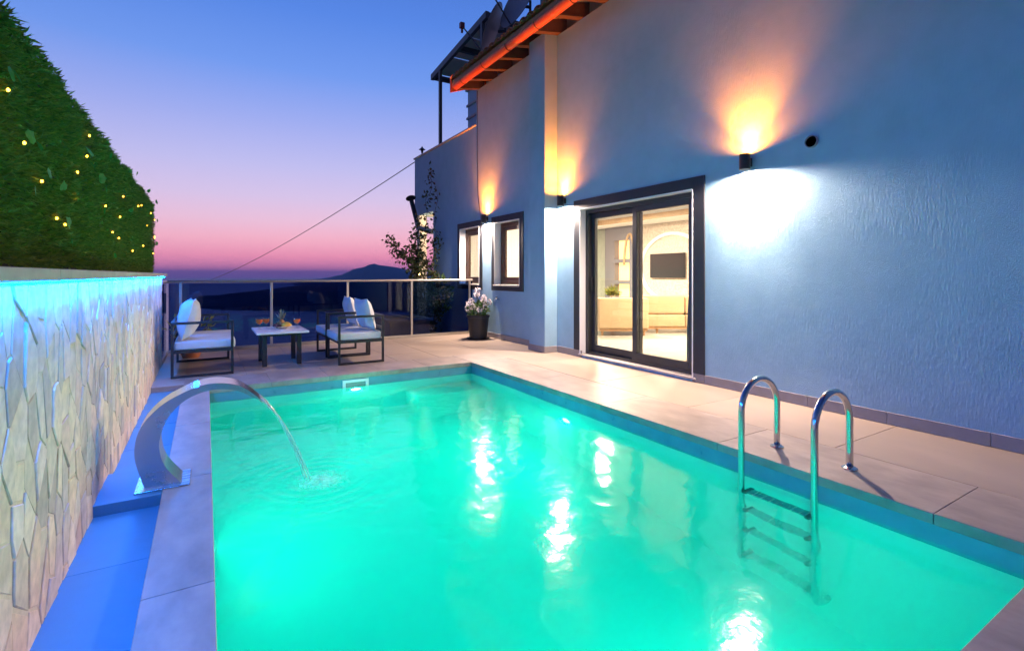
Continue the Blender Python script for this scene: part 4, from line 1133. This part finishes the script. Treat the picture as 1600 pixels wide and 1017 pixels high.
def bush(name, c, rx, ry, rz, n, mname, label, cat, seed, ll=(.06, .12), pot=None):
    t = thing(name, (c[0], c[1], c[2]), label, cat)
    rb = random.Random(seed); mb = MB(); ms = MB()
    for k in range(12):
        d = rdir(); d.z = abs(d.z) + .3
        e = Vector((c[0] + d.x * rx * .7, c[1] + d.y * ry * .7, c[2] + d.z * rz * .8)); ms.tube([(c[0], c[1], c[2]), Vector((c[0], c[1], c[2])).lerp(e, .5) + Vector((0, 0, .03)), e], [.008, .006, .003], 5)
    for _ in range(n):
        d = rdir(); r = rb.random() ** .45
        p = Vector((c[0] + d.x * rx * r, c[1] + d.y * ry * r, c[2] + rz * .5 + d.z * rz * .5 * r))
        leaf_quads(mb, p, (d + rdir() * .8 + Vector((0, 0, .3))), rdir(), rb.uniform(*ll), rb.uniform(*ll) * .5)
    obj('leaves', mb, mname, t); obj('stem', ms, 'stem', t)
    return t
bush('shrub', (4.1, 9.6, .35), .26, .35, .82, 420, 'pot_leaf', 'leafy shrub behind the railing under the far window', 'shrub', 3)
bush('shrub', (4.15, 10.5, -.2), .3, .5, 1.15, 560, 'vine_leaf', 'dark bushy shrub at the foot of the climbing vine', 'shrub', 4)
pl = thing('stone_planter', (3.5, 9.6, -.25), 'low rough stone planter box just beyond the railing', 'planter')
obj('trough', MB().box(2.95, 3.75, 9.25, 10.2, -.25, .26).box(2.90, 3.80, 9.2, 10.25, .26, .31), 'stone_planter', pl, bevel=.015)
obj('soil', MB().box(3.02, 3.68, 9.32, 10.13, .311, .32), 'soil', pl)
# overhead wire
A_ = Vector((4.52, 12.08, 4.02)); u_ = uu(325); d_ = 30
B_ = (F + RT * u_) * d_; B_.z = 1.15 - 9 / 784 * d_
pts = []
for k in range(31):
    t = k / 30; p = A_.lerp(B_, t); p.z -= .55 * 4 * t * (1 - t) * .5; pts.append(p)
d2 = (pts[-1] - pts[-2]).normalized()
for k in range(1, 6): pts.append(pts[30] + d2 * 5 * k)
obj('overhead_wire', MB().tube(pts, .011, 6), 'black_metal', label='thin dark wire sagging from the house corner out over the valley', cat='wire', smooth=True)

# ================================================================== terrace furniture
def pillow_mesh(w, h, t, seed=0):
    n = 14; vs = []; fs = []; rp = random.Random(seed)
    ph = [rp.uniform(0, 6) for _ in range(4)]
    for side in (1, -1):
        for i in range(n + 1):
            for j in range(n + 1):
                u = i / n * 2 - 1; v = j / n * 2 - 1
                prof = max(0, (1 - abs(u) ** 2.6) * (1 - abs(v) ** 2.6)) ** .55
                pin = 1 - .10 * (1 - abs(u * v)) * max(abs(u), abs(v)) ** 3
                wr = .010 * math.sin(5 * u + ph[0]) * math.sin(4 * v + ph[1]) * prof + .006 * math.sin(11 * u * v + ph[2])* prof
                vs.append((u * w / 2 * pin, side * (t / 2 * prof) + wr, h / 2 * v * pin))
    m_ = (n + 1) ** 2
    for i in range(n):
        for j in range(n):
            a = i * (n + 1) + j
            fs.append((a, a + 1, a + n + 2, a + n + 1)); fs.append((m_ + a, m_ + a + n + 1, m_ + a + n + 2, m_ + a + 1))
    return MB().add(vs, fs)
def pillow(center, size, yaw, lean, label, seed):
    o = obj('throw_pillow', pillow_mesh(*size, seed), 'pillow', None, smooth=True, label=label, cat='pillow', group='square pillows on the terrace seats')
    o.location = center; o.rotation_euler = (lean, 0, yaw)
    return o
def seat(name, x0, x1, y0, y1, label, cat, back_left, group=None):
    """box frame seat: back at x0 if back_left else at x1, arms along x"""
    t = thing(name, ((x0 + x1) / 2, (y0 + y1) / 2, 0), label, cat, group)
    b_ = .028; ah = .625
    for ya in (y0, y1 - b_):
        obj('arm_frame', MB().box(x0, x1, ya, ya + b_, 0.001, b_).box(x0, x1, ya, ya + b_, ah - b_, ah).box(x0, x0 + b_, ya, ya + b_, b_, ah - b_).box(x1 - b_, x1, ya, ya + b_, b_, ah - b_), 'black_metal', t, bevel=.003, segs=1)
    obj('seat_frame', MB().box(x0 + b_, x1 - b_, y0 + .0005, y0 + b_, .275, .305).box(x0 + b_, x1 - b_, y1 - b_, y1 - .0005, .275, .305).box(x0 + .001, x0 + b_, y0 + b_, y1 - b_, .275, .305).box(x1 - b_, x1 - .001, y0 + b_, y1 - b_, .275, .305)
        .box(x0 + b_, x1 - b_, y0 + b_, y1 - b_, .285, .30), 'black_metal', t)
    xb = x0 if back_left else x1 - b_
    obj('back_rail', MB().box(xb, xb + b_, y0 + b_, y1 - b_, ah - b_, ah - .001).box(xb + .004, xb + b_ - .004, y0 + b_, y1 - b_, .44, .47), 'black_metal', t)
    obj('seat_cushion', MB().box(x0 + .03, x1 + .02 if back_left else x1 - .03, y0 + .035, y1 - .035, .306, .405) if back_left else MB().box(x0 - .02, x1 - .03, y0 + .035, y1 - .035, .306, .405), 'cushion', t, bevel=.022, smooth=True, segs=3)
    return t
seat('loveseat', -.335, .275, 6.70, 7.96, 'black framed two seat bench with pale cushion beside the stone wall', 'loveseat', True)
seat('armchair', 1.435, 2.025, 6.59, 7.27, 'black framed armchair with pale cushion next to the pool edge', 'armchair', False, 'black framed terrace armchairs')
seat('armchair', 1.425, 2.015, 7.33, 8.01, 'black framed armchair with pale cushion next to the glass railing', 'armchair', False, 'black framed terrace armchairs')
pillow((-.17, 6.98, .64), (.46, .47, .2), R(88), R(14), 'plump pale pillow on the loveseat end nearer the fountain', 1)
pillow((-.21, 7.58, .63), (.46, .46, .18), R(93), R(14), 'plump pale pillow on the loveseat end nearer the railing', 2)
pillow((1.86, 6.93, .62), (.44, .45, .17), R(-82), R(16), 'pale pillow on the armchair next to the pool edge', 3)
pillow((1.85, 7.66, .62), (.44, .45, .17), R(-92), R(15), 'pale pillow on the armchair next to the glass railing', 4)
tb = thing('coffee_table', (.82, 7.15, 0), 'low coffee table with pale top and thick black legs between the terrace seats', 'table')
obj('table_top', MB().box(.52, 1.115, 6.76, 7.56, .425, .45), 'table_top', tb, bevel=.004)
for x in (.60, 1.005):
    for y in (6.99, 7.50): obj('leg', MB().box(x, x + .055, y, y + .055, .001, .424), 'black_metal', tb, bevel=.003, segs=1)
obj('apron', MB().box(.656, 1.004, 7.0, 7.03, .375, .424).box(.656, 1.004, 7.515, 7.545, .375, .424).box(.61, .64, 7.046, 7.499, .375, .424).box(1.015, 1.045, 7.046, 7.499, .375, .424), 'black_metal', tb)
def g(px, py, z):
    v = (430 - py) / 784; u = (px - 800) / 784; d = (z - 1.15) / v
    return (math.sin(YAW) * d + math.cos(YAW) * u * d, math.cos(YAW) * d - math.sin(YAW) * u * d)
def glass(px, py, label):
    x, y = g(px, py, .45)
    t = thing('cocktail_glass', (x, y, .451), label, 'glass', 'stemmed glasses of orange drink on the coffee table')
    z = .451
    obj('bowl', MB().lathe([(.032, z), (.030, z + .003), (.005, z + .008), (.004, z + .05), (.012, z + .056), (.036, z + .078), (.044, z + .105), (.040, z + .14), (.038, z + .14), (.042, z + .105), (.034, z + .081), (.010, z + .060)], x, y, 20), 'drink_glass', t, smooth=True)
    obj('drink', MB().lathe([(.009, z + .0605), (.033, z + .082), (.0405, z + .105), (.039, z + .122), (.001, z + .122)], x, y, 20), 'drink', t, smooth='auto')
glass(405, 514, 'stemmed glass of orange drink at the corner of the coffee table')
glass(416, 513, 'stemmed glass of orange drink between its twin and the fruit plate')
glass(464, 513, 'stemmed glass of orange drink on the armchair side of the fruit plate')
fx, fy = g(440, 513, .45)
fp = thing('fruit_plate', (fx, fy, .451), 'round pale plate on the coffee table', 'plate')
obj('plate', MB().lathe([(.06, .4515), (.125, .478), (.13, .482), (.06, .459), (.001, .458)], fx, fy, 28), 'ceramic', fp, smooth=True)
rq = random.Random(4)
pa_ = thing('pineapple', (fx, fy, .46), 'upright pineapple with grey green crown on the fruit plate', 'pineapple')
obj('body', MB().sphere((fx, fy + .02, .51), (.045, .045, .055), 14, 10), 'fruit_brown', pa_, smooth=True)
mb = MB()
for k in range(34):
    a = rq.uniform(0, 6.28); s = rq.random(); leaf_quads(mb, (fx, fy + .02, .545 + .05 * s), (math.cos(a) * (1 - s * .7), math.sin(a) * (1 - s * .7), 1.2 + s), (math.cos(a + 1), math.sin(a + 1), 0), rq.uniform(.08, .13), .02)
obj('crown', mb, 'crown_leaf', pa_)
for k, (dx, dy, s) in enumerate([(.055, -.03, .040), (.09, .01, .026), (.03, -.075, .033)]):
    obj('lemon', MB().sphere((fx + dx, fy + dy, .468 + s * .8), (s * 1.25, s, s * .9), 12, 8), 'fruit_yellow', smooth=True, label=['largest yellow lemon lying on the fruit plate', 'smallest yellow lemon lying on the fruit plate', 'middle sized yellow lemon lying on the fruit plate'][k], cat='lemon', group='lemons on the fruit plate')
mb = MB()
for k in range(46): mb.sphere((fx - .065 + rq.gauss(0, .022), fy - .03 + rq.gauss(0, .03), .475 + abs(rq.gauss(0, .016))), .011, 8, 6)
obj('grapes', mb, 'fruit_dark', smooth=True, label='bunch of dark grapes heaped on the fruit plate', cat='grapes')

# pots
fpz = thing('flower_pot', (4.22, 8.10, 0), 'tall black pot of white flowers standing by the railing and the house', 'flower pot')
obj('saucer', MB().lathe([(.19, .001), (.21, .02), (.20, .02), (.17, .008)], 4.22, 8.10, 28), 'black_pot', fpz, smooth='auto')
obj('pot', MB().lathe([(.155, .012), (.195, .385), (.21, .39), (.21, .43), (.19, .43), (.185, .40), (.001, .40)], 4.22, 8.10, 32), 'black_pot', fpz, smooth='auto')
mb = MB(); mf = MB(); ms = MB()
rw = random.Random(8)
heads = [(.0, .02, .88), (.05, -.10, .70), (.10, -.02, .74), (-.12, .04, .68), (-.14, -.06, .58), (-.18, .06, .56), (.16, -.10, .66), (.15, .06, .72), (-.05, -.14, .54), (.02, .10, .80), (-.06, .14, .62), (.06, -.16, .58), (-.20, -.02, .64)]
for hx, hy, hz_ in heads:
    c = Vector((4.22 + hx, 8.10 + hy, hz_)); ms.tube([(4.22 + hx * .3, 8.10 + hy * .3, .40), (4.22 + hx * .7, 8.10 + hy * .7, (hz_ + .4) / 2), c], .005, 5)
    mf = MB()
    for _ in range(34):
        d = rdir(); leaf_quads(mf, c + d * .034, d + rdir() * .7, rdir(), rw.uniform(.026, .042), rw.uniform(.024, .034), .4)
    obj('flower_head', mf, 'petal', fpz)
for _ in range(380):
    d = rdir(); r = rw.random() ** .5
    leaf_quads(mb, (4.22 + d.x * .19 * r, 8.10 + d.y * .19 * r, .53 + d.z * .15 * r), d + Vector((0, 0, .3)), rdir(), rw.uniform(.04, .075), rw.uniform(.025, .04))
obj('leaves', mb, 'pot_leaf', fpz); obj('stems', ms, 'stem', fpz)
tpot = thing('terracotta_pot', (-.18, 8.35, 0), 'round terracotta pot with a yellowish plant behind the loveseat', 'plant pot')
obj('pot', MB().lathe([(.10, .001), (.15, .12), (.165, .22), (.175, .225), (.175, .26), (.15, .26), (.145, .23), (.001, .23)], -.18, 8.35, 28), 'terracotta_pot', tpot, smooth='auto')
mb = MB()
for k in range(60):
    d = rdir(); d.z = abs(d.z) * 1.1 + .25
    e = Vector((-.18, 8.35, .24)) + d.normalized() * rw.uniform(.1, .36)
    leaf_quads(mb, e, d + rdir() * .6, rdir(), rw.uniform(.08, .14), rw.uniform(.035, .06))
obj('leaves', mb, 'gold_leaf', tpot)

# ------------------------------------------------------------------ evening air
m = bpy.data.materials.new('air'); m.use_nodes = True; MATS['air'] = m
n = m.node_tree; n.nodes.clear()
pv = n.nodes.new('ShaderNodeVolumePrincipled'); pv.inputs['Color'].default_value = (.28, .58, 1.0, 1); pv.inputs['Density'].default_value = HAZE
pv.inputs['Anisotropy'].default_value = .2
mo = n.nodes.new('ShaderNodeOutputMaterial'); n.links.new(pv.outputs[0], mo.inputs['Volume'])
if HAZE > 0: obj('haze', MB().box(-40100, 40100, -20100, 45100, SEA - 1.5, 330), 'air', kind='stuff')

print('stones', ns, 'objects', len(bpy.data.objects))
